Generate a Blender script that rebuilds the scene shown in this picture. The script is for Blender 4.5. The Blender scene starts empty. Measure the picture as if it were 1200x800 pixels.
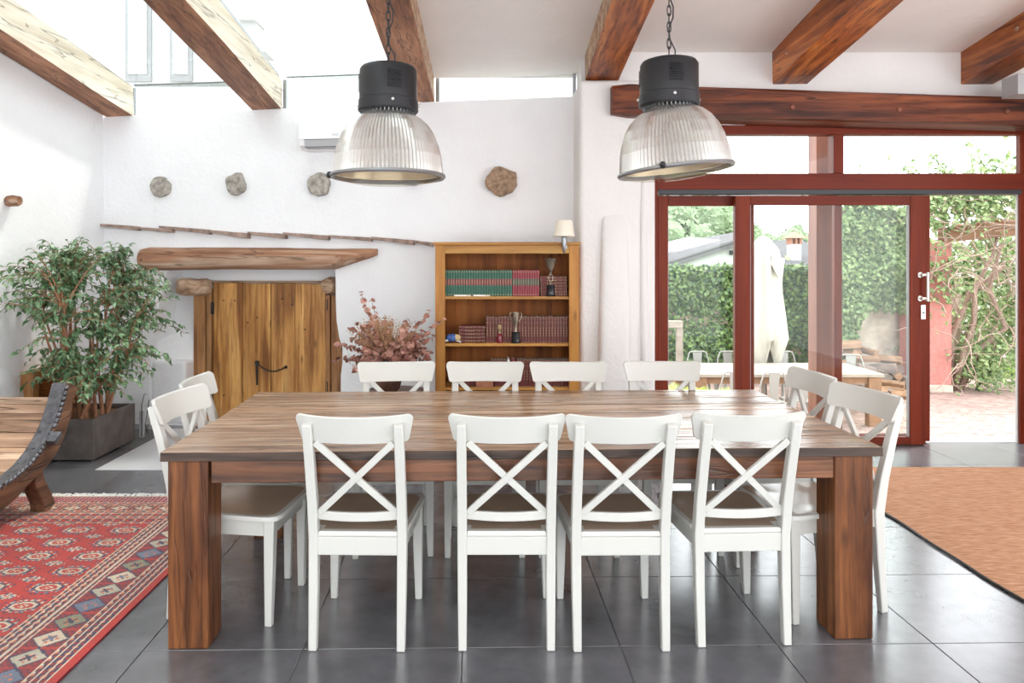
import bpy, bmesh, math, random
from math import sin, cos, pi, radians as R
from mathutils import Vector, Matrix, noise as mnoise
random.seed(7)
C = bpy.context.scene.collection

# ------------------------------------------------------------------ camera, world, sun, exposure
F = 841.0; PX = 571.0; PY = 308.0; CH = 1.456
cam = bpy.data.cameras.new('camera'); co = bpy.data.objects.new('camera', cam); C.objects.link(co)
co.location = (0, 0, CH); co.rotation_euler = (pi/2, 0, 0)
cam.sensor_width = 36; cam.lens = F/1200*36
cam.shift_x = (600-PX)/1200; cam.shift_y = -(400-PY)/1200
cam.clip_end = 400
bpy.context.scene.camera = co

w = bpy.data.worlds.new('sky'); bpy.context.scene.world = w; w.use_nodes = True
bg = w.node_tree.nodes['Background']
bg.inputs[0].default_value = (0.93, 0.965, 1.0, 1); bg.inputs[1].default_value = 3.0
sun = bpy.data.lights.new('sun', 'SUN'); sun.energy = 2.2; sun.angle = R(5.0); sun.color = (1, 0.95, 0.88)
so = bpy.data.objects.new('sun', sun); C.objects.link(so)
so.rotation_euler = Vector((-0.45, -0.25, -0.86)).to_track_quat('-Z', 'Y').to_euler()
vs = bpy.context.scene.view_settings
bpy.context.scene.display_settings.display_device = 'sRGB'
vs.view_transform = 'Standard'; vs.look = 'None'; vs.gamma = 1; vs.use_curve_mapping = False
vs.exposure = 0.78
cy = bpy.context.scene.cycles
cy.max_bounces = 10; cy.diffuse_bounces = 5; cy.glossy_bounces = 4; cy.transparent_max_bounces = 16
cy.sample_clamp_indirect = 8; cy.caustics_reflective = False; cy.caustics_refractive = False

def X(px, Y): return (px-PX)/F*Y
def Z(py, Y): return CH-(py-PY)/F*Y

# ------------------------------------------------------------------ materials
def newmat(name):
    m = bpy.data.materials.new(name); m.use_nodes = True
    nt = m.node_tree; b = nt.nodes['Principled BSDF']
    return m, nt, b
def setb(b, col=None, rough=None, metal=None, spec=None):
    if col is not None: b.inputs['Base Color'].default_value = (*col, 1)
    if rough is not None: b.inputs['Roughness'].default_value = rough
    if metal is not None: b.inputs['Metallic'].default_value = metal
    if spec is not None: b.inputs['Specular IOR Level'].default_value = spec
def ramp(nt, stops):
    r = nt.nodes.new('ShaderNodeValToRGB'); e = r.color_ramp.elements
    while len(e) < len(stops): e.new(0.5)
    for k, (p, c) in enumerate(stops):
        e[k].position = p; e[k].color = (*c, 1)
    return r
def mapping(nt, scale, obj=True, rnd=True):
    tc = nt.nodes.new('ShaderNodeTexCoord'); mp = nt.nodes.new('ShaderNodeMapping')
    mp.inputs['Scale'].default_value = scale
    src = tc.outputs['Object']
    if rnd:
        oi = nt.nodes.new('ShaderNodeObjectInfo'); ml = nt.nodes.new('ShaderNodeVectorMath'); ml.operation = 'SCALE'
        ml.inputs[0].default_value = (17.3, 9.1, 23.7); nt.links.new(oi.outputs['Random'], ml.inputs['Scale'])
        ad = nt.nodes.new('ShaderNodeVectorMath'); nt.links.new(src, ad.inputs[0]); nt.links.new(ml.outputs[0], ad.inputs[1])
        src = ad.outputs[0]
    nt.links.new(src, mp.inputs[0])
    return mp
def noise(nt, vec, scale, detail=4, dist=0, rough=0.6):
    n = nt.nodes.new('ShaderNodeTexNoise'); n.inputs['Scale'].default_value = scale
    n.inputs['Detail'].default_value = detail; n.inputs['Distortion'].default_value = dist
    n.inputs['Roughness'].default_value = rough
    nt.links.new(vec, n.inputs['Vector']); return n
def mixc(nt, fac, a, b, mode='MIX'):
    m = nt.nodes.new('ShaderNodeMix'); m.data_type = 'RGBA'; m.blend_type = mode
    if isinstance(fac, (int, float)): m.inputs[0].default_value = fac
    else: nt.links.new(fac, m.inputs[0])
    for sock, v in ((m.inputs[6], a), (m.inputs[7], b)):
        if isinstance(v, tuple): sock.default_value = (*v, 1)
        else: nt.links.new(v, sock)
    return m.outputs[2]
def bump(nt, b, h, strength=0.3, dist=0.01):
    bp = nt.nodes.new('ShaderNodeBump'); bp.inputs['Strength'].default_value = strength
    bp.inputs['Distance'].default_value = dist
    nt.links.new(h, bp.inputs['Height']); nt.links.new(bp.outputs[0], b.inputs['Normal'])
def wood(name, c1, c2, c3, axis='X', rough=0.5, grain=26, crack=0.0, var=0.25, bmp=0.3, knots=True, spec=0.5):
    """three tones dark-mid-light, grain along axis; cracks darken; knots from a sparse voronoi"""
    m, nt, b = newmat(name); setb(b, rough=rough, spec=spec)
    s = [grain, grain, grain]; s['XYZ'.index(axis)] = grain*0.06
    mp = mapping(nt, s)
    n1 = noise(nt, mp.outputs[0], 1.0, 6, 0.6)
    cr = ramp(nt, [(0.34, c1), (0.5, c2), (0.66, c3)])
    nt.links.new(n1.outputs[0], cr.inputs[0])
    s2 = [3.0, 3.0, 3.0]; s2['XYZ'.index(axis)] = 0.9
    mp2 = mapping(nt, s2); n2 = noise(nt, mp2.outputs[0], 1.3, 4)
    r2 = ramp(nt, [(0.3, (1-var, 1-var*1.15, 1-var*1.3)), (0.7, (1+var*0.4, 1+var*0.4, 1+var*0.4))])
    nt.links.new(n2.outputs[0], r2.inputs[0])
    col = mixc(nt, 1.0, cr.outputs[0], r2.outputs[0], 'MULTIPLY')
    oi_ = nt.nodes.new('ShaderNodeObjectInfo'); rv = ramp(nt, [(0.0, (1-var*.55,)*3), (1.0, (1+var*.35, 1+var*.33, 1+var*.31))])
    nt.links.new(oi_.outputs['Random'], rv.inputs[0]); col = mixc(nt, 1.0, col, rv.outputs[0], 'MULTIPLY')
    if knots:
        s3 = [7, 7, 7]; s3['XYZ'.index(axis)] = 2.2
        mp3 = mapping(nt, s3); v = nt.nodes.new('ShaderNodeTexVoronoi'); v.inputs['Scale'].default_value = 1.0
        nt.links.new(mp3.outputs[0], v.inputs['Vector'])
        r3 = ramp(nt, [(0.03, (1, 1, 1)), (0.13, (0, 0, 0))]); nt.links.new(v.outputs['Distance'], r3.inputs[0])
        f = nt.nodes.new('ShaderNodeMath'); f.operation = 'MULTIPLY'; f.inputs[1].default_value = 0.75
        nt.links.new(r3.outputs[0], f.inputs[0])
        col = mixc(nt, f.outputs[0], col, tuple(x*0.45 for x in c1))
    hgt = n1.outputs[0]
    if crack > 0:
        s4 = [9, 9, 9]; s4['XYZ'.index(axis)] = 0.55
        mp4 = mapping(nt, s4); n4 = noise(nt, mp4.outputs[0], 1.0, 3, 0.3)
        wd = 0.006+0.012*crack
        r4 = ramp(nt, [(0.5-wd, (0, 0, 0)), (0.5, (1, 1, 1)), (0.5+wd, (0, 0, 0))])
        nt.links.new(n4.outputs[0], r4.inputs[0])
        f4 = nt.nodes.new('ShaderNodeMath'); f4.operation = 'MULTIPLY'; f4.inputs[1].default_value = 0.85*min(1, crack)
        nt.links.new(r4.outputs[0], f4.inputs[0])
        col = mixc(nt, f4.outputs[0], col, tuple(x*0.18 for x in c1))
        sb = nt.nodes.new('ShaderNodeMath'); sb.operation = 'SUBTRACT'
        nt.links.new(n1.outputs[0], sb.inputs[0]); nt.links.new(r4.outputs[0], sb.inputs[1]); hgt = sb.outputs[0]
    nt.links.new(col, b.inputs['Base Color'])
    bump(nt, b, hgt, bmp, 0.006)
    return m
def plain(name, col, rough=0.5, metal=0.0, spec=0.5, var=0.0, bmp=0.0, nscale=30, rnd=True):
    m, nt, b = newmat(name); setb(b, col, rough, metal, spec)
    if var or bmp:
        mp = mapping(nt, (1, 1, 1), rnd=rnd); n = noise(nt, mp.outputs[0], nscale, 5)
        if var:
            r = ramp(nt, [(0.3, tuple(c*(1-var) for c in col)), (0.7, tuple(min(1, c*(1+var)) for c in col))])
            nt.links.new(n.outputs[0], r.inputs[0]); nt.links.new(r.outputs[0], b.inputs['Base Color'])
        if bmp: bump(nt, b, n.outputs[0], bmp, 0.01)
    return m
def plaster(name, col, sc=1.0, strength=0.25):
    m, nt, b = newmat(name); setb(b, col, 0.85, 0, 0.25)
    mp = mapping(nt, (1, 1, 1), rnd=False)
    n1 = noise(nt, mp.outputs[0], 2.2*sc, 5); n2 = noise(nt, mp.outputs[0], 28*sc, 4)
    r = ramp(nt, [(0.3, tuple(c*0.95 for c in col)), (0.7, col)]); nt.links.new(n1.outputs[0], r.inputs[0])
    nt.links.new(r.outputs[0], b.inputs['Base Color'])
    ad = nt.nodes.new('ShaderNodeMath'); ad.operation = 'MULTIPLY_ADD'; ad.inputs[1].default_value = 3.0
    nt.links.new(n1.outputs[0], ad.inputs[0]); nt.links.new(n2.outputs[0], ad.inputs[2])
    bump(nt, b, ad.outputs[0], strength, 0.02)
    return m
def glassmat(name, tint=(1, 1, 1), refl=0.06, rough=0.0):
    m = bpy.data.materials.new(name); m.use_nodes = True; nt = m.node_tree; nt.nodes.clear()
    o = nt.nodes.new('ShaderNodeOutputMaterial'); mx = nt.nodes.new('ShaderNodeMixShader')
    t = nt.nodes.new('ShaderNodeBsdfTransparent'); t.inputs[0].default_value = (*tint, 1)
    g = nt.nodes.new('ShaderNodeBsdfGlossy'); g.inputs['Roughness'].default_value = rough
    fr = nt.nodes.new('ShaderNodeLayerWeight'); fr.inputs[0].default_value = 0.5
    pw = nt.nodes.new('ShaderNodeMath'); pw.operation = 'POWER'; pw.inputs[1].default_value = 4.0
    ma = nt.nodes.new('ShaderNodeMath'); ma.operation = 'MULTIPLY_ADD'; ma.inputs[1].default_value = 0.4; ma.inputs[2].default_value = 0.014
    nt.links.new(fr.outputs['Facing'], pw.inputs[0]); nt.links.new(pw.outputs[0], ma.inputs[0])
    nt.links.new(ma.outputs[0], mx.inputs[0]); nt.links.new(t.outputs[0], mx.inputs[1]); nt.links.new(g.outputs[0], mx.inputs[2])
    nt.links.new(mx.outputs[0], o.inputs[0]); return m
def leafmat(name, c1, c2, rough=0.45, trans=0.25):
    m, nt, b = newmat(name); setb(b, c1, rough)
    mp = mapping(nt, (1, 1, 1)); n = noise(nt, mp.outputs[0], 9, 3)
    n2 = nt.nodes.new('ShaderNodeTexWhiteNoise')
    sc = nt.nodes.new('ShaderNodeVectorMath'); sc.operation = 'SNAP'; sc.inputs[1].default_value = (0.05, 0.05, 0.05)
    nt.links.new(mp.outputs[0], sc.inputs[0]); nt.links.new(sc.outputs[0], n2.inputs[0])
    mth = nt.nodes.new('ShaderNodeMath'); mth.operation = 'ADD'; mth.use_clamp = True
    mm = nt.nodes.new('ShaderNodeMath'); mm.operation = 'MULTIPLY_ADD'; mm.inputs[1].default_value = 0.7; mm.inputs[2].default_value = -0.35
    nt.links.new(n2.outputs[0], mm.inputs[0]); nt.links.new(n.outputs[0], mth.inputs[0]); nt.links.new(mm.outputs[0], mth.inputs[1])
    r = ramp(nt, [(0.2, c1), (0.8, c2)]); nt.links.new(mth.outputs[0], r.inputs[0])
    nt.links.new(r.outputs[0], b.inputs['Base Color'])
    if trans:
        o = nt.nodes['Material Output']; t = nt.nodes.new('ShaderNodeBsdfTranslucent'); mx = nt.nodes.new('ShaderNodeMixShader')
        nt.links.new(r.outputs[0], t.inputs[0]); mx.inputs[0].default_value = trans
        nt.links.new(b.outputs[0], mx.inputs[1]); nt.links.new(t.outputs[0], mx.inputs[2]); nt.links.new(mx.outputs[0], o.inputs[0])
    return m

M = {}
M['wall'] = plaster('white_plaster', (0.86, 0.86, 0.87))
M['wallwarm'] = plaster('warm_white_plaster', (0.80, 0.775, 0.755))
M['ceil'] = plaster('ceiling_plaster', (0.88, 0.84, 0.81))
M['beam'] = wood('beam_wood', (0.12, 0.025, 0.006), (0.36, 0.095, 0.018), (0.62, 0.23, 0.055), 'Y', 0.4, 14, 0.7, 0.5)
M['beambrown'] = wood('brown_beam_wood', (0.17, 0.065, 0.03), (0.36, 0.155, 0.075), (0.52, 0.26, 0.14), 'Y', 0.55, 16, 0.8, 0.35)
M['beampale'] = wood('bleached_skylit_beam_wood', (0.50, 0.42, 0.31), (0.66, 0.59, 0.47), (0.74, 0.70, 0.60), 'Y', 0.6, 12, 0.8, 0.15, knots=False)  # sun bleaching, plus skylight on the side faces painted into the tone
M['lintel'] = wood('lintel_wood', (0.05, 0.012, 0.006), (0.20, 0.05, 0.02), (0.34, 0.10, 0.035), 'X', 0.45, 16, 0.5, 0.5, spec=0.3)
M['log'] = wood('weathered_log_wood', (0.30, 0.13, 0.07), (0.50, 0.27, 0.16), (0.70, 0.55, 0.43), 'X', 0.7, 11, 0.8, 0.4, 0.8)
M['logend'] = plain('grey_log_end', (0.34, 0.31, 0.27), 0.85, var=0.5, bmp=0.8, nscale=22)
M['logendbrown'] = plain('brown_log_end', (0.30, 0.20, 0.13), 0.85, var=0.5, bmp=0.8, nscale=24)
M['corbel'] = wood('corbel_wood', (0.30, 0.17, 0.10), (0.48, 0.32, 0.21), (0.62, 0.48, 0.36), 'X', 0.7, 16, 0.6, 0.3, 0.6)
M['ttop'] = wood('table_plank_wood', (0.27, 0.14, 0.075), (0.53, 0.33, 0.20), (0.74, 0.55, 0.39), 'X', 0.2, 30, 0.6, 0.45, 0.4)
M['tedge'] = wood('table_frame_wood', (0.05, 0.018, 0.009), (0.15, 0.058, 0.024), (0.27, 0.11, 0.05), 'X', 0.42, 22, 0.4, 0.45)
M['tleg'] = wood('table_leg_wood', (0.09, 0.032, 0.012), (0.17, 0.062, 0.021), (0.27, 0.105, 0.036), 'Z', 0.42, 34, 0.35, 0.7, 0.5, spec=0.35)
M['doorw'] = wood('golden_door_wood', (0.26, 0.10, 0.022), (0.52, 0.255, 0.07), (0.68, 0.40, 0.14), 'Z', 0.5, 17, 0.5, 0.45, 0.5)
M['doorf'] = wood('door_frame_wood', (0.22, 0.09, 0.03), (0.40, 0.19, 0.07), (0.50, 0.27, 0.11), 'Z', 0.55, 18, 0.5, 0.35)
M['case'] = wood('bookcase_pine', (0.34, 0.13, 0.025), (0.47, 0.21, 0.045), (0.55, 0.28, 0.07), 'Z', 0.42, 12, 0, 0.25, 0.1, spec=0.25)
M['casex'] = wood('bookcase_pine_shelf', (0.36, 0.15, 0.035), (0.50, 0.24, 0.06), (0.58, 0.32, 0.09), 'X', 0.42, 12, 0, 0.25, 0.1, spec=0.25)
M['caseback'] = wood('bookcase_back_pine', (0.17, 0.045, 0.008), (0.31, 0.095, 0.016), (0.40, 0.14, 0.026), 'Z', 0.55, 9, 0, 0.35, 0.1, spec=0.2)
M['redf'] = wood('red_stained_frame', (0.125, 0.014, 0.003), (0.165, 0.020, 0.004), (0.20, 0.028, 0.006), 'Z', 0.45, 14, 0, 0.1, 0.05, knots=False, spec=0.2)
M['redx'] = wood('red_stained_rail', (0.11, 0.012, 0.004), (0.14, 0.017, 0.005), (0.17, 0.022, 0.006), 'X', 0.45, 14, 0, 0.1, 0.05, knots=False, spec=0.2)
M['post'] = wood('reddish_post_wood', (0.15, 0.04, 0.02), (0.21, 0.06, 0.03), (0.28, 0.09, 0.045), 'Z', 0.5, 10, 0, 0.2)
M['tedgedark'] = wood('worn_plank_edge', (0.03, 0.018, 0.012), (0.075, 0.042, 0.028), (0.13, 0.075, 0.05), 'X', 0.5, 24, 0.4, 0.4)
M['landing'] = plain('white_landing_stone', (0.62, 0.62, 0.64), 0.35)
M['seatedge'] = plain('white_seat_edge_paint', (0.62, 0.61, 0.57), 0.3)
M['sled'] = wood('old_sled_wood', (0.15, 0.08, 0.05), (0.40, 0.25, 0.16), (0.62, 0.45, 0.33), 'X', 0.5, 12, 0.9, 0.45, 0.8)
M['sledside'] = wood('old_sled_side_wood', (0.05, 0.022, 0.012), (0.16, 0.075, 0.04), (0.30, 0.15, 0.085), 'Y', 0.55, 10, 0.8, 0.5, 0.9)
M['iron'] = plain('dark_iron', (0.05, 0.045, 0.042), 0.5, 0.7, var=0.4, bmp=0.3)
M['band'] = plain('grey_iron_band', (0.13, 0.13, 0.14), 0.38, 0.75, var=0.45, bmp=0.4, nscale=18)
M['white'] = plain('white_chair_paint', (0.62, 0.615, 0.575), 0.33, bmp=0.06, nscale=60)
M['seat'] = plain('white_seat_paint', (0.50, 0.375, 0.28), 0.17, bmp=0.10, nscale=8)
M['blackmet'] = plain('black_lamp_metal', (0.022, 0.022, 0.025), 0.42, 0.3)
M['greymet'] = plain('grey_metal', (0.32, 0.33, 0.34), 0.35, 0.8)
M['steel'] = plain('brushed_steel', (0.66, 0.64, 0.60), 0.3, 0.9)
M['silver'] = plain('worn_silver', (0.42, 0.36, 0.28), 0.35, 0.85, var=0.4)
M['black'] = plain('black_stone', (0.02, 0.022, 0.025), 0.25, var=0.5)
M['plastic'] = plain('white_plastic', (0.82, 0.82, 0.83), 0.35)
M['plasticg'] = plain('grey_plastic', (0.42, 0.42, 0.43), 0.4)
M['shade'] = plain('cream_lamp_shade', (0.85, 0.78, 0.66), 0.8, bmp=0.1, nscale=120)
M['concrete'] = plain('dark_concrete', (0.115, 0.10, 0.092), 0.55, var=0.35, bmp=0.2, nscale=9)
M['soil'] = plain('bark_soil', (0.22, 0.13, 0.07), 0.9, var=0.5, bmp=1.0, nscale=40)
M['bark'] = plain('ficus_bark', (0.36, 0.17, 0.09), 0.75, var=0.3, bmp=0.6, nscale=40)
M['leaf'] = leafmat('ficus_leaf', (0.05, 0.12, 0.045), (0.25, 0.38, 0.20), 0.28, 0.2)
M['eucal'] = leafmat('dried_leaf', (0.26, 0.09, 0.06), (0.66, 0.36, 0.28), 0.6, 0.15)
M['dried'] = plain('dried_sprig', (0.50, 0.30, 0.15), 0.8)
M['twig'] = plain('grey_twig', (0.30, 0.24, 0.20), 0.8, var=0.3)
M['vase'] = plain('brown_glazed_vase', (0.13, 0.07, 0.05), 0.2, 0.35, var=0.5, nscale=14)
M['gold'] = plain('gold_leaf', (0.42, 0.30, 0.16), 0.45, 0.4)
M['pages'] = plain('book_pages', (0.72, 0.66, 0.54), 0.8)
M['bgreen'] = plain('green_book_cloth', (0.018, 0.10, 0.06), 0.45)
M['bred'] = plain('red_book_cloth', (0.24, 0.018, 0.03), 0.45)
M['bbrown'] = plain('oxblood_leather', (0.12, 0.018, 0.012), 0.4)
M['paper'] = plain('white_paper', (0.82, 0.80, 0.76), 0.6)
M['glass'] = glassmat('window_glass', (0.97, 0.985, 0.975))
M['glassroof'] = glassmat('roof_glass', (0.68, 0.70, 0.69))
M['rubber'] = plain('dark_track', (0.03, 0.03, 0.035), 0.5)
M['grout'] = plain('floor_grout', (0.13, 0.13, 0.13), 0.7)
M['slate'] = plain('roof_slate', (0.30, 0.21, 0.17), 0.8, var=0.45, bmp=0.6, nscale=14)
M['stone'] = plain('pale_sill_stone', (0.45, 0.43, 0.41), 0.6, var=0.1)
M['canvas'] = plain('cream_canvas', (0.46, 0.44, 0.38), 0.85, var=0.05, nscale=20)
M['pink'] = plain('pink_render', (0.46, 0.19, 0.16), 0.9, var=0.15, bmp=1.0, nscale=14)
M['stonew'] = plain('whitewashed_stone', (0.55, 0.46, 0.38), 0.9, var=0.3, bmp=1.0, nscale=6)
M['brick'] = plain('patio_brick', (0.34, 0.235, 0.20), 0.85, var=0.3, nscale=5)
M['sand'] = plain('patio_sand', (0.34, 0.28, 0.24), 0.95, var=0.1)
M['ivy'] = leafmat('ivy_leaf', (0.02, 0.06, 0.02), (0.17, 0.26, 0.07), 0.4, 0.15)
M['vine'] = leafmat('vine_leaf', (0.07, 0.14, 0.04), (0.34, 0.42, 0.18), 0.5, 0.25)
M['lime'] = leafmat('cycad_leaf', (0.22, 0.36, 0.03), (0.42, 0.55, 0.08), 0.5, 0.3)
M['pine'] = leafmat('hill_tree_leaf', (0.12, 0.18, 0.09), (0.30, 0.38, 0.22), 0.8, 0.1)  # lightened green: distance haze is painted into the leaf colour
M['grass'] = leafmat('grass_blade', (0.14, 0.26, 0.04), (0.32, 0.45, 0.10), 0.6, 0.2)
M['hill'] = plain('hill_scrub', (0.26, 0.32, 0.22), 0.95, var=0.25, nscale=0.2)  # pale tone carries the distance haze in its colour
M['petal'] = plain('white_petal', (0.8, 0.78, 0.74), 0.7)
M['branch'] = plain('dry_branch', (0.30, 0.22, 0.17), 0.85, var=0.3)
M['rooft'] = plain('grey_roof_tile', (0.13, 0.125, 0.13), 0.85, var=0.15, nscale=3)
M['housew'] = plain('white_house_wall', (0.45, 0.45, 0.45), 0.9)
M['facade'] = plain('upper_facade_render', (0.72, 0.72, 0.72), 0.9, bmp=0.3, nscale=20)
M['terra'] = plain('terracotta', (0.40, 0.16, 0.09), 0.8, var=0.2)
M['woodlog'] = plain('split_log', (0.30, 0.17, 0.10), 0.85, var=0.35, bmp=0.6, nscale=9)
M['woodlogg'] = plain('grey_split_log', (0.22, 0.16, 0.135), 0.85, var=0.35, bmp=0.6, nscale=9)
M['gardenw'] = plain('pale_garden_wood', (0.32, 0.27, 0.22), 0.8, var=0.2, nscale=6)
M['gardenb'] = plain('brown_garden_wood', (0.24, 0.13, 0.07), 0.7, var=0.2, nscale=6)
M['tolix'] = plain('pale_metal', (0.30, 0.29, 0.27), 0.4, 0.4)
M['redglass'] = plain('red_glass', (0.18, 0.01, 0.02), 0.12)
M['lampin'] = plain('lamp_reflector', (0.66, 0.56, 0.42), 0.3, 0.3)
M['blue'] = plain('blue_glaze', (0.06, 0.12, 0.35), 0.2, var=0.6, nscale=60)
M['glaze'] = plain('white_glaze', (0.62, 0.60, 0.58), 0.2, var=0.35, nscale=50)
M['ochre'] = plain('ochre_glaze', (0.60, 0.42, 0.20), 0.25)
M['lens'] = glassmat('lamp_lens_glass', (0.96, 0.93, 0.86))
def m_tile():
    m, nt, b = newmat('dark_slate_tile'); mp = mapping(nt, (1, 1, 1))
    n1 = noise(nt, mp.outputs[0], 5.0, 3, 0.0); n2 = noise(nt, mp.outputs[0], 12, 3, 0.0)
    r = ramp(nt, [(0.3, (0.088, 0.088, 0.098)), (0.7, (0.150, 0.150, 0.165))]); nt.links.new(n1.outputs[0], r.inputs[0])
    nt.links.new(r.outputs[0], b.inputs['Base Color'])
    rr = ramp(nt, [(0.25, (0.22,)*3), (0.75, (0.27,)*3)]); nt.links.new(n2.outputs[0], rr.inputs[0])
    nt.links.new(rr.outputs[0], b.inputs['Roughness']); b.inputs['IOR'].default_value = 2.35
    bump(nt, b, n2.outputs[0], 0.07, 0.003); return m
M['tile'] = m_tile()
def m_jute():
    m, nt, b = newmat('woven_jute'); mp = mapping(nt, (1, 1, 1))
    mp2 = mapping(nt, (14, 150, 1)); n = noise(nt, mp2.outputs[0], 1.0, 4)
    r = ramp(nt, [(0.3, (0.34, 0.155, 0.075)), (0.5, (0.52, 0.265, 0.15)), (0.7, (0.68, 0.42, 0.27))]); nt.links.new(n.outputs[0], r.inputs[0])
    nt.links.new(r.outputs[0], b.inputs['Base Color']); setb(b, rough=0.9, spec=0.2)
    bump(nt, b, n.outputs[0], 0.9, 0.01); return m
M['jute'] = m_jute()
def m_prism():
    m, nt, b = newmat('ribbed_reflector'); setb(b, (0.60, 0.58, 0.55), 0.26, 0.75)
    b.inputs['Transmission Weight'].default_value = 0.0; return m
M['prism'] = m_prism()
def m_attr():
    m, nt, b = newmat('knotted_wool'); a = nt.nodes.new('ShaderNodeAttribute'); a.attribute_name = 'pile'
    mp = mapping(nt, (1, 1, 1), rnd=False); n = noise(nt, mp.outputs[0], 3, 3); n2 = noise(nt, mp.outputs[0], 300, 2)
    r = ramp(nt, [(0.3, (0.8, 0.8, 0.8)), (0.7, (1.15, 1.15, 1.15))]); nt.links.new(n.outputs[0], r.inputs[0])
    nt.links.new(mixc(nt, 1.0, a.outputs[0], r.outputs[0], 'MULTIPLY'), b.inputs['Base Color'])
    setb(b, rough=0.85, spec=0.2); bump(nt, b, n2.outputs[0], 0.5, 0.004)
    b.inputs['Sheen Weight'].default_value = 0.25; return m
M['rug'] = m_attr()

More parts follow.
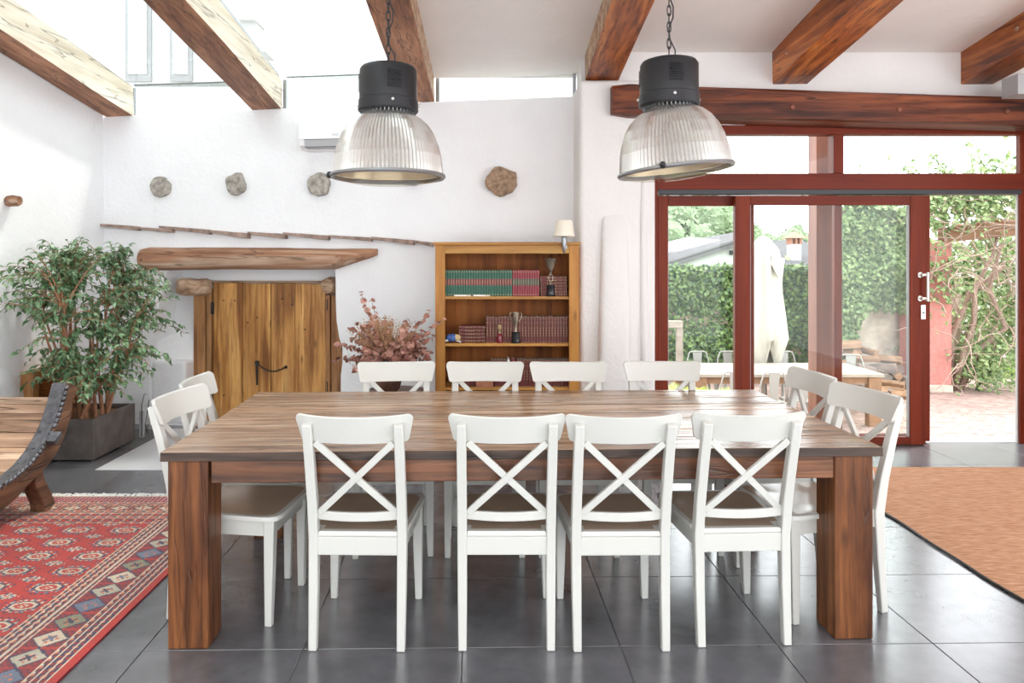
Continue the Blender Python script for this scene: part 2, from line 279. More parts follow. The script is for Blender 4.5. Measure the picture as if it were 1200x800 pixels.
# ------------------------------------------------------------------ mesh helpers
class G:
    def __init__(s): s.v = []; s.f = []; s.m = []
    def add(s, vs, fs, mi=0):
        o = len(s.v); s.v += [tuple(p) for p in vs]; s.f += [tuple(i+o for i in f) for f in fs]; s.m += [mi]*len(fs); return s
    def box(s, x0, x1, y0, y1, z0, z1, mi=0, mat=None):
        vs = [(x, y, z) for z in (z0, z1) for y in (y0, y1) for x in (x0, x1)]
        if mat: vs = [mat @ Vector(p) for p in vs]
        return s.add(vs, [(0, 2, 3, 1), (4, 5, 7, 6), (0, 1, 5, 4), (2, 6, 7, 3), (0, 4, 6, 2), (1, 3, 7, 5)], mi)
    def hexa(s, b, t, mi=0):   # 4 bottom, 4 top points ccw
        return s.add(list(b)+list(t), [(3, 2, 1, 0), (4, 5, 6, 7), (0, 1, 5, 4), (1, 2, 6, 5), (2, 3, 7, 6), (3, 0, 4, 7)], mi)
    def prism(s, pts, d0, d1, axis='z', mi=0, mat=None):
        n = len(pts); f = {'z': lambda p, d: (p[0], p[1], d), 'y': lambda p, d: (p[0], d, p[1]), 'x': lambda p, d: (d, p[0], p[1])}[axis]
        vs = [f(p, d0) for p in pts]+[f(p, d1) for p in pts]
        if mat: vs = [mat @ Vector(p) for p in vs]
        fs = [tuple(range(n))[::-1], tuple(range(n, 2*n))]+[(i, (i+1) % n, n+(i+1) % n, n+i) for i in range(n)]
        return s.add(vs, fs, mi)
    def sweep(s, path, sizes, n=4, mi=0, up=None, phase=pi/4, sq=False):
        """tube through path; sizes = radius or (rx, ry) per point"""
        P = [Vector(p) for p in path]; rings = []; a = None
        for i, p in enumerate(P):
            t = (P[min(i+1, len(P)-1)]-P[max(i-1, 0)]).normalized()
            if up is not None: ref = Vector(up)
            elif a is not None: ref = a
            else: ref = Vector((0, 0, 1)) if abs(t.z) < 0.9 else Vector((1, 0, 0))
            a = (ref-t*ref.dot(t)).normalized() if (ref-t*ref.dot(t)).length > 1e-5 else Vector((1, 0, 0))
            b = t.cross(a); sz = sizes[i] if isinstance(sizes, (list, tuple)) and not isinstance(sizes, float) and len(sizes) == len(P) else sizes
            rx, ry = sz if isinstance(sz, (tuple, list)) else (sz, sz)
            k = math.sqrt(2) if n == 4 else 1
            rings.append([p+a*(rx*k*cos(2*pi*j/n+phase))+b*(ry*k*sin(2*pi*j/n+phase)) for j in range(n)])
        vs = [q for r in rings for q in r]; L = len(P)
        fs = [(i*n+j, i*n+(j+1) % n, (i+1)*n+(j+1) % n, (i+1)*n+j) for i in range(L-1) for j in range(n)]
        fs += [tuple(range(n))[::-1], tuple((L-1)*n+j for j in range(n))]
        return s.add(vs, fs, mi)
    def lathe(s, prof, n=24, mi=0, c=(0, 0, 0), cap=True, flute=0.0, nf=0):
        vs = []
        for (r, z) in prof:
            for j in range(n):
                q = r*(1+(flute*(1 if j % 2 else -1) if nf else 0)); a = 2*pi*j/n
                vs.append((c[0]+q*cos(a), c[1]+q*sin(a), c[2]+z))
        L = len(prof)
        fs = [(i*n+j, i*n+(j+1) % n, (i+1)*n+(j+1) % n, (i+1)*n+j) for i in range(L-1) for j in range(n)]
        if cap: fs += [tuple(range(n))[::-1], tuple((L-1)*n+j for j in range(n))]
        return s.add(vs, fs, mi)
    def blob(s, c, r, seed=0, amp=0.25, nu=10, nv=7, mi=0):
        rr = r if isinstance(r, (tuple, list)) else (r, r, r); vs = []; fs = []
        for i in range(nv+1):
            for j in range(nu):
                th = pi*i/nv; ph = 2*pi*j/nu
                d = Vector((sin(th)*cos(ph), sin(th)*sin(ph), cos(th)))
                k = 1+amp*mnoise.noise(d*1.7+Vector((seed*3.1, seed*1.7, seed)))
                vs.append((c[0]+d.x*rr[0]*k, c[1]+d.y*rr[1]*k, c[2]+d.z*rr[2]*k))
        for i in range(nv):
            for j in range(nu): fs.append((i*nu+j, (i+1)*nu+j, (i+1)*nu+(j+1) % nu, i*nu+(j+1) % nu))
        return s.add(vs, fs, mi)
    def build(s, name, mats, parent=None, smooth=False, bev=0, seg=2, mat=None, weld=False):
        me = bpy.data.meshes.new(name); vs = s.v
        if mat: vs = [tuple(mat @ Vector(p)) for p in vs]
        me.from_pydata(vs, [], s.f)
        if not isinstance(mats, (list, tuple)): mats = [mats]
        for k in mats: me.materials.append(M[k] if isinstance(k, str) else k)
        if len(mats) > 1: me.polygons.foreach_set('material_index', s.m)
        if smooth is True: me.polygons.foreach_set('use_smooth', [True]*len(me.polygons))
        bm = bmesh.new(); bm.from_mesh(me)
        if weld: bmesh.ops.remove_doubles(bm, verts=bm.verts, dist=1e-4)
        bmesh.ops.recalc_face_normals(bm, faces=bm.faces); bm.to_mesh(me); bm.free()
        if smooth == 'auto':
            me.polygons.foreach_set('use_smooth', [True]*len(me.polygons)); me.set_sharp_from_angle(angle=R(38))
        me.update()
        o = bpy.data.objects.new(name, me); C.objects.link(o)
        if parent: o.parent = parent
        if bev:
            b = o.modifiers.new('bevel', 'BEVEL'); b.width = bev; b.segments = seg; b.limit_method = 'ANGLE'; b.angle_limit = R(35)
        return o
def tag(o, label=None, cat=None, group=None, kind=None):
    if label: o['label'] = label
    if cat: o['category'] = cat
    if group: o['group'] = group
    if kind: o['kind'] = kind
    return o
def thing(name, label, cat, loc=(0, 0, 0), rz=0, group=None):
    o = bpy.data.objects.new(name, None); C.objects.link(o); o.location = loc; o.rotation_euler = (0, 0, rz)
    o.empty_display_size = 0.1
    return tag(o, label, cat, group)
def struct(name, label=None, loc=(0, 0, 0), rz=0):
    o = bpy.data.objects.new(name, None); C.objects.link(o); o.location = loc; o.rotation_euler = (0, 0, rz); o['kind'] = 'structure'
    if label: o['label'] = label
    return o
def kids(o): return [c for c in C.objects if c.parent == o]
def dup(o, parent=None):
    ks = kids(o); c = o.copy(); C.objects.link(c)
    if parent: c.parent = parent
    for k in ks: dup(k, c)
    return c
def copyobj(o, loc=None, rot=None, scale=None, parent=None):
    c = o.copy(); C.objects.link(c)
    if loc is not None: c.location = loc
    if rot is not None: c.rotation_euler = rot
    if scale is not None: c.scale = scale
    if parent is not None: c.parent = parent
    return c
def leaves(g, pts, size, mi=0, droop=0.3, nrm=None, jitter=1.0):
    """pts: iterable of positions; each leaf a folded 4-vertex diamond"""
    for p in pts:
        p = Vector(p); s = size*random.uniform(0.7, 1.3)
        d = Vector((random.gauss(0, 1), random.gauss(0, 1), random.gauss(0, 1)-droop*2)).normalized()
        n = (Vector(nrm)+Vector((random.gauss(0, .5), random.gauss(0, .5), random.gauss(0, .5)))*jitter).normalized() if nrm else Vector((random.gauss(0, 1), random.gauss(0, 1), random.gauss(0, 1))).normalized()
        a = d-n*d.dot(n)
        if a.length < 1e-3: continue
        a.normalize(); b = n.cross(a)
        g.add([p, p+a*s*0.5+b*s*0.33+n*s*0.08, p+a*s, p+a*s*0.5-b*s*0.33+n*s*0.08], [(0, 1, 2), (0, 2, 3)], mi)

# ------------------------------------------------------------------ floor
TA = 0.018
fl = G().box(-3.7, 5.2, -2.6, 5.86, -0.3, -0.004).build('floor', 'grout'); tag(fl, kind='structure')
t0 = G().box(-0.2982, 0.2982, -0.2982, 0.2982, -0.010, 0).build('tile', 'tile', fl, bev=0.0012, seg=1)
first = True
o0 = Vector((0.506, 2.727))
for i in range(-7, 8):
    for j in range(-9, 6):
        lx, ly = (i+0.5)*0.6, (j+0.5)*0.6
        x = o0.x+lx*cos(TA)-ly*sin(TA); y = o0.y+lx*sin(TA)+ly*cos(TA)
        if x < -3.75 or x > 5.15 or y < -2.4 or y > 5.72: continue
        q = t0 if first else copyobj(t0); first = False
        q.location = (x, y, 0); q.rotation_euler = (random.uniform(-.0006, .0006), random.uniform(-.0006, .0006), TA)
# slab beneath the rear left corner, where the wall steps back
g = G().box(-3.7, 1.3, 5.86, 6.9, -0.3, -0.004); g.build('floor_slab', 'grout', fl)
sx = None
for i in range(-7, 1):
    for j in (6,):
        lx, ly = (i+0.5)*0.6, (j+0.5)*0.6
        x = o0.x+lx*cos(TA)-ly*sin(TA); y = o0.y+lx*sin(TA)+ly*cos(TA)
        if x < -3.75 or x > 0.6 or y < 5.6 or y > 6.75: continue
        q = copyobj(t0); q.location = (x, y, 0)

G().box(-2.76, -.95, 5.045, 6.30, -.004, .003).build('landing_slab', 'landing', fl, bev=.002)

# ------------------------------------------------------------------ rear left wall (plane turned 7.4 degrees)
WA = math.atan(-0.1306); W0 = Vector((-3.49, 6.074+0.1306*3.49, 0))
WM = Matrix.Translation(W0) @ Matrix.Rotation(WA, 4, 'Z')
WMi = WM.inverted()
def WP(px, py, off=0.0):
    """photo point -> wall coordinates (s, z) on the plane set back by off"""
    u = (px-PX)/F; Y = (6.074+off*1.0085)/(1+0.1306*u); p = WMi @ Vector((u*Y, Y, 0)); return (p.x, Z(py, Y))
def WX(px, off=0.0): return WP(px, 300, off)[0]
wl = struct('wall_back'); wl.location = W0; wl.rotation_euler = (0, 0, WA)
LEN = 4.25
# sheet with the niche opening
outer = [(0-0.15, -0.02), (LEN, -0.02), (LEN, 2.845), (2.98, 2.835), (0-0.15, 2.785)]
hole = [(WX(176), 0.0), (WX(176), 0.66), (WX(182), 0.95), (WX(190), 1.2), (WX(196), 1.40), (WX(205), 1.435)]
hole += [WP(392, 312), WP(393, 330), WP(393, 350), WP(394, 375), WP(397, 395), WP(401, 408), WP(401, 424), WP(399, 440), (WX(399), 0.0)]
hole[0] = (hole[0][0], 0.004); hole[-1] = (hole[-1][0], 0.004)
bm = bmesh.new()
def loop(pts):
    vs = [bm.verts.new((p[0], 0, p[1])) for p in pts]
    return [bm.edges.new((vs[i], vs[(i+1) % len(vs)])) for i in range(len(vs))]
eds = loop(outer)+loop(hole)
bmesh.ops.triangle_fill(bm, edges=eds, use_beauty=True, use_dissolve=False)
ret = bmesh.ops.extrude_face_region(bm, geom=bm.faces[:])
bmesh.ops.translate(bm, verts=[e for e in ret['geom'] if isinstance(e, bmesh.types.BMVert)], vec=(0, 0.30, 0))
bmesh.ops.recalc_face_normals(bm, faces=bm.faces)
me = bpy.data.meshes.new('plaster_face'); bm.to_mesh(me); bm.free(); me.materials.append(M['wall'])
o = bpy.data.objects.new('plaster_face', me); C.objects.link(o); o.parent = wl
b = o.modifiers.new('bevel', 'BEVEL'); b.width = 0.03; b.segments = 3; b.limit_method = 'ANGLE'; b.angle_limit = R(40)
G().box(WX(165), WX(420), 0.28, 0.34, 0, 1.7).build('niche_back', 'wall', wl)
# plaster bench in the left of the niche and the sloping lump above it
sl, sr = WX(176), WX(229, 0.2)
G().box(sl, sr, 0.02, 0.285, 0, WP(200, 421, 0.1)[1]).build('niche_bench', 'wall', wl, bev=0.03, seg=3)
zt, zb = WP(200, 386, 0.15)[1], WP(200, 421, 0.15)[1]
G().add([(sl, .03, zb-.02), (sr, .14, zb-.02), (sr, .285, zb-.02), (sl, .285, zb-.02), (sl, .08, zt-.10), (sr, .26, zt), (sr, .285, zt+.01), (sl, .285, zt+.04)],
        [(0, 1, 2, 3), (4, 5, 6, 7), (0, 1, 5, 4), (1, 2, 6, 5), (2, 3, 7, 6), (3, 0, 4, 7)]).build('niche_lump', 'wall', wl, bev=0.03, seg=3)
# soft swellings in the plaster on the left wall and beside the niche
G().blob((WX(406), 0.03, WP(405, 418)[1]), (0.045, 0.05, 0.055), 3, 0.15, 12, 8).build('plaster_knob', 'wall', wl, True)

# wooden niche door
dr = struct('door_1'); dr.location = W0; dr.rotation_euler = (0, 0, WA)
OD = 0.20
ztop = WP(300, 331, OD)[1]
edges_px = [249.5, 284, 317, 345.5, 382]
for i in range(4):
    a, c = WX(edges_px[i], OD), WX(edges_px[i+1], OD)
    G().box(a+.003, c-.003, OD+random.uniform(0, .006), OD+.04, 0.03, ztop-random.uniform(0, .008)).build('plank', 'doorw', dr, bev=.004)
for a, c, d in ((229, 242.5, 0.015), (243.5, 249, 0.01), (383, 388, 0.012), (389, 404, 0.0)):
    G().box(WX(a, OD), WX(c, OD), OD-d-.02, OD+.06, 0, WP(300, 345, OD)[1]+(.05 if a > 243 and a < 380 else -.0)).build('door_post', 'doorf', dr, bev=.006)
G().box(WX(240, OD), WX(390, OD), OD+.01, OD+.07, ztop, ztop+.016).build('head_strip', 'corbel', dr)
for px, py in ((248, 361), (384, 357), (384, 453), (248, 455)):
    s0, z0 = WP(px, py, OD-.02); g = G()
    g.box(s0-.02, s0+.02, OD-.022, OD-.012, z0-.055, z0+.055); g.sweep([(s0, OD-.026, z0-.05), (s0, OD-.026, z0+.05)], .008, 8)
    for k in (-.035, 0, .035):
        for q in (-.012, .012): g.blob((s0+q, OD-.022, z0+k), .005, 1, 0, 6, 4)
    g.build('hinge', 'iron', dr)
g = G(); a = WP(301, 425, OD-.03); c = WP(335, 430, OD-.03); yy = OD-.03
g.sweep([(a[0], yy, a[1]+.02), (a[0]+.004, yy-.006, a[1]-.2)], (.008, .006), 4)
for ph in (0, pi):
    pts = []
    for k in range(17):
        t = k/16; pts.append((a[0]+(c[0]-a[0])*t, yy-.01+.007*cos(t*22+ph), a[1]+(c[1]-a[1])*t-.055*sin(pi*t)+.007*sin(t*22+ph)))
    g.sweep(pts, .004, 6)
g.blob((c[0], yy, c[1]), .014, 2, .2); g.blob((a[0], yy, a[1]), .02, 3, .3)
g.build('twisted_latch', 'iron', dr)
for s0, z0 in ((301, 372), (330, 350), (262, 352), (275, 352), (290, 378), (342, 357), (357, 386), (262, 463)):
    q = WP(s0, z0, OD-.004); g = G().lathe([(0.008, -.004), (.006, .004)], 8); m_ = Matrix.Translation((q[0], OD-.001, q[1])) @ Matrix.Rotation(pi/2, 4, 'X')
    g.build('nail_head', 'iron', dr, mat=m_)

# log over the niche
def logmesh(p0, p1, r0, r1, mat, name, parent, n=18, L=16, amp=.08, squash=1.0, seed=1, taper=0):
    g = G(); p0 = Vector(p0); p1 = Vector(p1); t = (p1-p0).normalized(); a = Vector((0, 0, 1)); a = (a-t*a.dot(t)).normalized(); b_ = t.cross(a)
    vs = []
    for i in range(L+1):
        k = i/L; c = p0.lerp(p1, k); r = r0+(r1-r0)*k
        e = min(k, 1-k)*L; r *= 1 if e >= 1 else (.86+.14*e)
        if taper and k > 1-taper: q_ = (k-1+taper)/taper; r *= 1-.62*q_; c = c+Vector((0, 0, r0*.55*q_))
        for j in range(n):
            th = 2*pi*j/n; rr = r*(1+amp*mnoise.noise(Vector((cos(th)*1.3+seed, sin(th)*1.3, k*4+seed*2)))+amp*.35*mnoise.noise(Vector((cos(th)*5, sin(th)*5, k*9+seed))))
            vs.append(c+a*(rr*sin(th)*squash)+b_*(rr*cos(th)))
    fs = [(i*n+j, i*n+(j+1) % n, (i+1)*n+(j+1) % n, (i+1)*n+j) for i in range(L) for j in range(n)]
    fs += [tuple(range(n))[::-1], tuple(L*n+j for j in range(n))]
    g.add(vs, fs); return g.build(name, mat, parent, 'auto')
lg = thing('lintel_log', 'long weathered round log across the top of the wooden niche door', 'log', W0, WA)
za = WP(200, 303, -.05)[1]; zb = WP(400, 303, -.05)[1]
logmesh((WX(165, -.05), -.02, za), (WX(441, -.05), -.02, zb), .103, .085, 'log', 'log_body', lg, 20, 30, .10, 1.0, 4, taper=.17)
cb = thing('corbel_block', 'stubby beam end left of the niche door under the long log', 'beam end', W0, WA)
s0, z0 = WP(209, 326, -.02); s1, z1 = WP(250, 345, .1)
logmesh((WX(208, 0), 0.0, (z0+z1)/2), (WX(246, .18), .19, (z0+z1)/2-.01), .082, .075, 'corbel', 'beam_stub', cb, 8, 8, .12, 1.0, 9)
cb = thing('corbel_block', 'small pale beam end right of the niche door under the long log', 'beam end', W0, WA)
s0, z0 = WP(377, 325, .05); s1, z1 = WP(393, 345, .05)
logmesh(((s0+s1)/2-.02, .06, (z0+z1)/2), ((s0+s1)/2+.02, .26, (z0+z1)/2), .072, .07, 'corbel', 'beam_stub', cb, 8, 6, .12, 1.1, 12)

# slate drip course
sd = thing('slate_ledge', 'row of thin overlapping slates sloping down across the white wall above the log', 'ledge', W0, WA)
segs = [(105, 262.5, 163, 272), (157, 267, 203, 273), (188, 266, 247, 277), (248, 271, 292, 280), (292, 273, 336, 279), (333, 274, 386, 281), (386, 277, 436, 283), (436, 279, 485, 287), (485, 283, 508, 289)]
for k, (a0, b0, a1, b1) in enumerate(segs):
    A = WP(a0, b0, -.03); B = WP(a1, b1, -.03); th = random.uniform(.020, .028); B = (B[0], B[1]+.60*(A[1]-B[1])); A = (A[0], A[1]+.004)
    g = G(); n = 5; top = []; bot = []
    for i in range(n+1):
        t = i/n; top.append((A[0]+(B[0]-A[0])*t, A[1]+(B[1]-A[1])*t+.007+random.uniform(-.002, .002)))
    pts = top+[(p[0], p[1]-th*(0.8+.9*i/n)) for i, p in reversed(list(enumerate(top)))]
    g.prism(pts, -.055-random.uniform(0, .012), .02, 'y'); g.build('slate', 'slate', sd, bev=.003)

# log ends set in the plaster
def logend(px, py, rx, rz, mat, label, seed):
    s_, z_ = WP(px, py, -.04); n = 22; g = G(); vs = []; r0 = rx/F*6.2; r1 = rz/F*6.2
    prof = [(0.98, 0.02), (1.0, -.02), (.97, -.055), (.80, -.064), (.45, -.061), (.12, -.058)]
    for (k, y) in prof:
        for j in range(n):
            th = 2*pi*j/n; q = 1+.22*mnoise.noise(Vector((cos(th)*1.5+seed*3, sin(th)*1.5, seed)))+.05*mnoise.noise(Vector((cos(th)*5, sin(th)*5, seed)))
            d = .012*mnoise.noise(Vector((cos(th)*k*2.5, sin(th)*k*2.5, seed*5))) if k < .9 else 0
            if j == 3 and k > .3: d += .012; q *= .94
            vs.append((cos(th)*r0*k*q, y+d, sin(th)*r1*k*q))
    fs = [(i*n+j, i*n+(j+1) % n, (i+1)*n+(j+1) % n, (i+1)*n+j) for i in range(len(prof)-1) for j in range(n)]+[tuple((len(prof)-1)*n+j for j in range(n)), tuple(range(n))[::-1]]
    g.add(vs, fs); o = g.build('log_end', mat, None, 'auto'); p = WM @ Vector((s_, 0, z_)); o.location = p; o.rotation_euler = (0, 0, WA)
    # a drying split
    tag(o, label, 'log end')
logend(187, 219, 12.5, 12, 'logend', 'pale grey round log end set in the white wall, furthest left', 1)
logend(276, 215.5, 12, 13.5, 'logend', 'grey and tan log end with flat left side, second from the left corner', 2)
logend(373.5, 216, 13.5, 14, 'logend', 'grey cracked log end just left of the left pendant lamp rim', 3)
logend(481, 205, 13, 13, 'logend', 'log end mostly hidden behind the left pendant lamp', 4)
logend(588, 212, 17.5, 17, 'logendbrown', 'brown round log end high above the bookcase', 5)

# air conditioner
ac = thing('air_conditioner', 'white wall mounted air conditioner partly behind the left pendant lamp', 'air conditioner', W0, WA)
a = WP(350, 140, -.2); c = WP(455, 176, -.2)
zt, zm, zb = a[1], WP(360, 163.5, -.2)[1], WP(360, 176, -.12)[1]
s0, s1 = a[0], a[0]+.80
g = G().prism([(-.205, zm), (-.215, zt-.03), (-.19, zt), (0, zt), (0, zb), (-.12, zb), (-.19, zm-.05), (-.20, zm)], s0, s1, 'x'); g.build('casing', 'plastic', ac, bev=.008)
g = G().prism([(-.207, zm-.004), (-.192, zm-.062), (-.13, zb+.004), (-.11, zb+.02), (-.18, zm-.0)], s0+.05, s1-.05, 'x'); g.build('louver_flap', 'plasticg', ac, bev=.002)
G().box(s0+.05, s1-.05, -.206, -.20, zm-.002, zm+.002).build('gap_line', 'black', ac)
G().box(s0+.05, s1-.05, -.196, -.19, zm-.064, zm-.060).build('gap_line', 'black', ac)
tx = bpy.data.curves.new('badge', 'FONT'); tx.body = '\u221eo'; tx.size = .03; tx.extrude = .0004
g = G()
for k in range(4):
    pts = [(s0+.305+.013*k+.007*cos(q*pi/4), -.2135, zm+.035+.006*sin(q*pi/4)) for q in range(9)]
    g.sweep(pts, .0011, 4)
g.build('badge', 'plasticg', ac)

# ------------------------------------------------------------------ other walls, ceiling
o = G().box(-3.75, -3.49, -2.6, 6.9, -.02, 5.6).build('wall_left', 'wall'); tag(o, kind='structure')
g = G()
g.blob((-3.56, 5.0, .35), (.12, .50, .45), 5, .3, 16, 12); o2 = g.build('plaster_swelling', 'wall', o, True)
pil = struct('wall_pillar')
G().box(.72, 1.315, 5.6, 6.05, -.02, 2.885).build('pillar_core', 'wallwarm', pil, bev=.035, seg=4)
# rounded buttress, growing wider downward
n = 14; g = G(); rings = []
lv = [(0, .0), (.5, .0), (1.0, .0), (1.4, .002), (1.62, .004), (1.74, .006), (1.79, .010), (1.815, .016), (1.825, .03)]
xl = lambda z: X(707, 5.5)-.045*(1-z/1.8); xr = lambda z: X(739, 5.5)+.025*(1-z/1.8)
vs = []
for z, ins in lv:
    a, c = xl(z)+ins, xr(z)-ins; dep = .125-.075*(z/1.8)**1.3-(.03 if z > 1.8 else .012 if z > 1.75 else 0); mid = (a+c)/2; hw = (c-a)/2
    for j in range(n+1):
        th = pi*j/n; e = .45
        cx_ = abs(cos(th))**e*(1 if cos(th) > 0 else -1); sy_ = abs(sin(th))**e
        wob = .006*mnoise.noise(Vector((j*.3, z*3, 2)))
        vs.append((mid-hw*cx_+wob, 5.612-dep*sy_+wob, z))
k = n+1
fs = [(i*k+j, i*k+j+1, (i+1)*k+j+1, (i+1)*k+j) for i in range(len(lv)-1) for j in range(n)]+[tuple((len(lv)-1)*k+j for j in range(k)), tuple(range(k))[::-1]]
g.add(vs, fs).build('buttress', 'wallwarm', pil, True)
# soft roll of plaster beside the door jamb
g = G(); g.sweep([(X(756, 5.6), 5.6, 0), (X(755, 5.6), 5.6, .9), (X(754, 5.6), 5.61, 1.8), (X(756, 5.6), 5.62, 2.6)], [.03, .03, .028, .026], 14)
g.build('plaster_roll', 'wallwarm', pil, True)
wr = struct('wall_door')
YD = 5.80
G().box(.75, 5.2, 5.74, 6.02, 2.56, 3.25).build('wall_head', 'wallwarm', wr)
G().box(4.50, 5.2, 5.72, 6.02, -.02, 2.6).build('wall_end', 'wallwarm', wr)
o = struct('wall_right')  # unseen wall; its opening is added and enlarged to let in fill light
G().box(5.0, 5.25, -2.6, -1.6, -.02, 4).build('wall_panel', 'wallwarm', o)
G().box(5.0, 5.25, 3.6, 5.8, -.02, 4).build('wall_panel', 'wallwarm', o)
G().box(5.0, 5.25, -1.6, 3.6, 3.1, 4).build('wall_panel', 'wallwarm', o)
o = struct('wall_front')  # unseen wall behind the camera, opening made wide to light the near faces
G().box(-3.6, -3.1, -2.85, -2.6, -.02, 4.4).build('wall_panel', 'wall', o)
G().box(4.7, 5.2, -2.85, -2.6, -.02, 4.4).build('wall_panel', 'wall', o)
G().box(-3.1, 4.7, -2.85, -2.6, 3.3, 4.4).build('wall_panel', 'wall', o)

SL = -0.126; BX = 0.0107
def zbot(Y): return 2.877+SL*(Y-5.8)
BH = .265
def ceil_slab(x0, x1, y0, y1, th, dz, name, mat, parent=None):
    g = G(); P = lambda x, y, d: (x+BX*(y-5.8), y, zbot(y)+BH+d)
    g.hexa([P(x0, y0, dz), P(x1, y0, dz), P(x1, y1, dz), P(x0, y1, dz)], [P(x0, y0, dz+th), P(x1, y0, dz+th), P(x1, y1, dz+th), P(x0, y1, dz+th)])
    return g.build(name, mat, parent)
o = ceil_slab(.85, 5.3, -2.8, 5.98, .25, -.01, 'ceiling', 'ceil'); tag(o, kind='structure')
ceil_slab(-.53, .85, -2.8, 6.12, .30, -.07, 'ceiling_bay', 'ceil', o)
# rounded soffit above the small clerestory

# beams
def beam(xc, wd, yend, label, side='beam', bot='beam', left='beam', seed=0, pegs=()):
    t = thing('ceiling_beam', label, 'beam'); g = G(); n = 26; y0 = -2.5; vs = []
    prof = [(-.5, 0.012), (-.485, 0), (.485, 0), (.5, .012), (.5, .985), (.49, 1), (-.49, 1), (-.5, .985)]
    for i in range(n+1):
        y = y0+(yend-y0)*i/n
        for k, (a, h) in enumerate(prof):
            wob = .010*mnoise.noise(Vector((y*.9, k*.6, seed*4.3)))
            vs.append((xc+BX*(y-5.8)+a*wd+wob, y, zbot(y)+h*BH+(.008*mnoise.noise(Vector((y*1.1, k, seed*2))) if h < .5 else 0)))
    fs = []; ms = []; m_ = len(prof)
    for i in range(n):
        for k in range(m_):
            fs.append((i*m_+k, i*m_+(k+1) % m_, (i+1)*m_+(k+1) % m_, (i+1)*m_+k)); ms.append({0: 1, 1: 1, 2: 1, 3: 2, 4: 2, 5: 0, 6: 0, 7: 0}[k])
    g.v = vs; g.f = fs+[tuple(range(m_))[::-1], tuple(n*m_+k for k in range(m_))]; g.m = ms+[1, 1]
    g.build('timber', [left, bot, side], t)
    for (sd_, y, h) in pegs:
        q = G().lathe([(.016, -.02), (.016, .004), (.012, .009)], 12)
        xx = xc+BX*(y-5.8)+sd_*wd*.5; m2 = Matrix.Translation((xx, y, zbot(y)+h*BH)) @ Matrix.Rotation(sd_*pi/2, 4, 'Y')
        q.build('peg', 'corbel' if bot == 'beam' else 'beampale', t, mat=m2)
    return t
beam(X(138, 6.51), .25, 6.53, 'weathered ceiling beam with bleached skylit side along the left wall', 'beampale', 'beambrown', 'beambrown', 1, [(1, 5.05, .62), (1, 3.9, .70), (1, 4.45, .68)])
beam(X(312, 6.35), .265, 6.36, 'weathered ceiling beam with bleached skylit side under the glass roof, left of the left pendant lamp', 'beampale', 'beambrown', 'beambrown', 2, [(1, 5.6, .6), (1, 4.6, .6)])
beam(X(490, 6.14)+.0, .27, 6.15, 'reddish brown ceiling beam right behind the left pendant lamp chain', 'corbel', 'beambrown', 'beambrown', 3)
beam(X(706.5, 5.62), .26, 5.66, 'orange brown ceiling beam left of the right pendant lamp chain', 'beam', 'beam', 'corbel', 4)
beam(X(922, 5.8), .275, 5.78, 'orange brown ceiling beam with pegs above the double glass doors', 'beam', 'beam', 'beam', 5, [(-1, 5.62, .5), (-1, 5.45, .5), (-1, 4.75, .75), (-1, 4.62, .8)])
beam(X(1134, 5.85), .26, 5.80, 'dark orange ceiling beam with pegs at the upper right corner', 'beam', 'beam', 'beam', 6, [(-1, 5.12, .62), (-1, 4.95, .68)])

# glass roof and clerestory panes
gr = struct('window_1')
for a, c in ((-3.30, -2.09), (-1.83, -.67)):
    for y0, y1 in ((-2.6, 2.0), (2.02, 6.5 if a < -3 else 6.32)):
        ceil_slab(a, c, y0, y1, .012, -.004, 'glass_pane', 'glassroof', gr)
for a, c in ((-3.49, -3.30), (-2.09, -1.83), (-.67, -.50)):
    ceil_slab(a, c, -2.6, 6.3, .03, .002, 'glazing_bar', 'greymet', gr)
cl = struct('window_2'); cl.location = W0; cl.rotation_euler = (0, 0, WA)
for a, c, n_ in ((155, 296, 2), (334, 474, 1), (514, 671, 1)):
    s0, s1 = WX(a, .02), WX(c, .02)
    zb0 = 2.785+(s0/2.98)*.05
    for k in range(n_):
        u0 = s0+(s1-s0)*(0 if k == 0 else .45); u1 = s0+(s1-s0)*(.445 if (n_ == 2 and k == 0) else 1)
        G().box(u0, u1, .05, .062, zb0+.0, zb0+BH+.02).build('glass_pane', 'glassroof', cl)
    G().box(s0, s1, .045, .067, zb0+BH+.02, zb0+BH+.028).build('pane_edge', 'greymet', cl)
    G().box(s0-.03, s0, .04, .075, zb0, zb0+BH).build('pane_edge', 'greymet', cl)
    if a > 330: G().box(s1, s1+.03, .04, .075, zb0, zb0+BH).build('pane_edge', 'greymet', cl)

# lintel over the doors
tl = thing('door_lintel', 'long dark red brown timber with round pegs above the glass doors', 'beam')
g = G(); Yl = 5.50; n = 30; vs = []; prof = [(0, .03), (.03, 0), (.27, 0), (.27, 1), (.03, 1), (0, .9)]
xs0, xs1 = X(718, Yl), 5.0
for i in range(n+1):
    t = i/n; x = xs0+(xs1-xs0)*t; top = Z(97+16*(X(720, Yl)*0+(x-xs0)/(X(1200, Yl)-xs0)), Yl); bo = Z(135+12*((x-xs0)/(X(1200, Yl)-xs0)), Yl)
    for k, (y, h) in enumerate(prof):
        w_ = .007*mnoise.noise(Vector((x*1.3, k*.7, 3))); e = .02 if i in (0,) else 0
        vs.append((x, Yl+y+w_+e*(1 if y == 0 else 0), bo+(top-bo)*h+w_+(e if h < .5 else -e)))
m_ = len(prof)
g.add(vs, [(i*m_+k, i*m_+(k+1) % m_, (i+1)*m_+(k+1) % m_, (i+1)*m_+k) for i in range(n) for k in range(m_)]+[tuple(range(m_)), tuple(n*m_+k for k in range(m_))])
g.build('timber', 'lintel', tl)
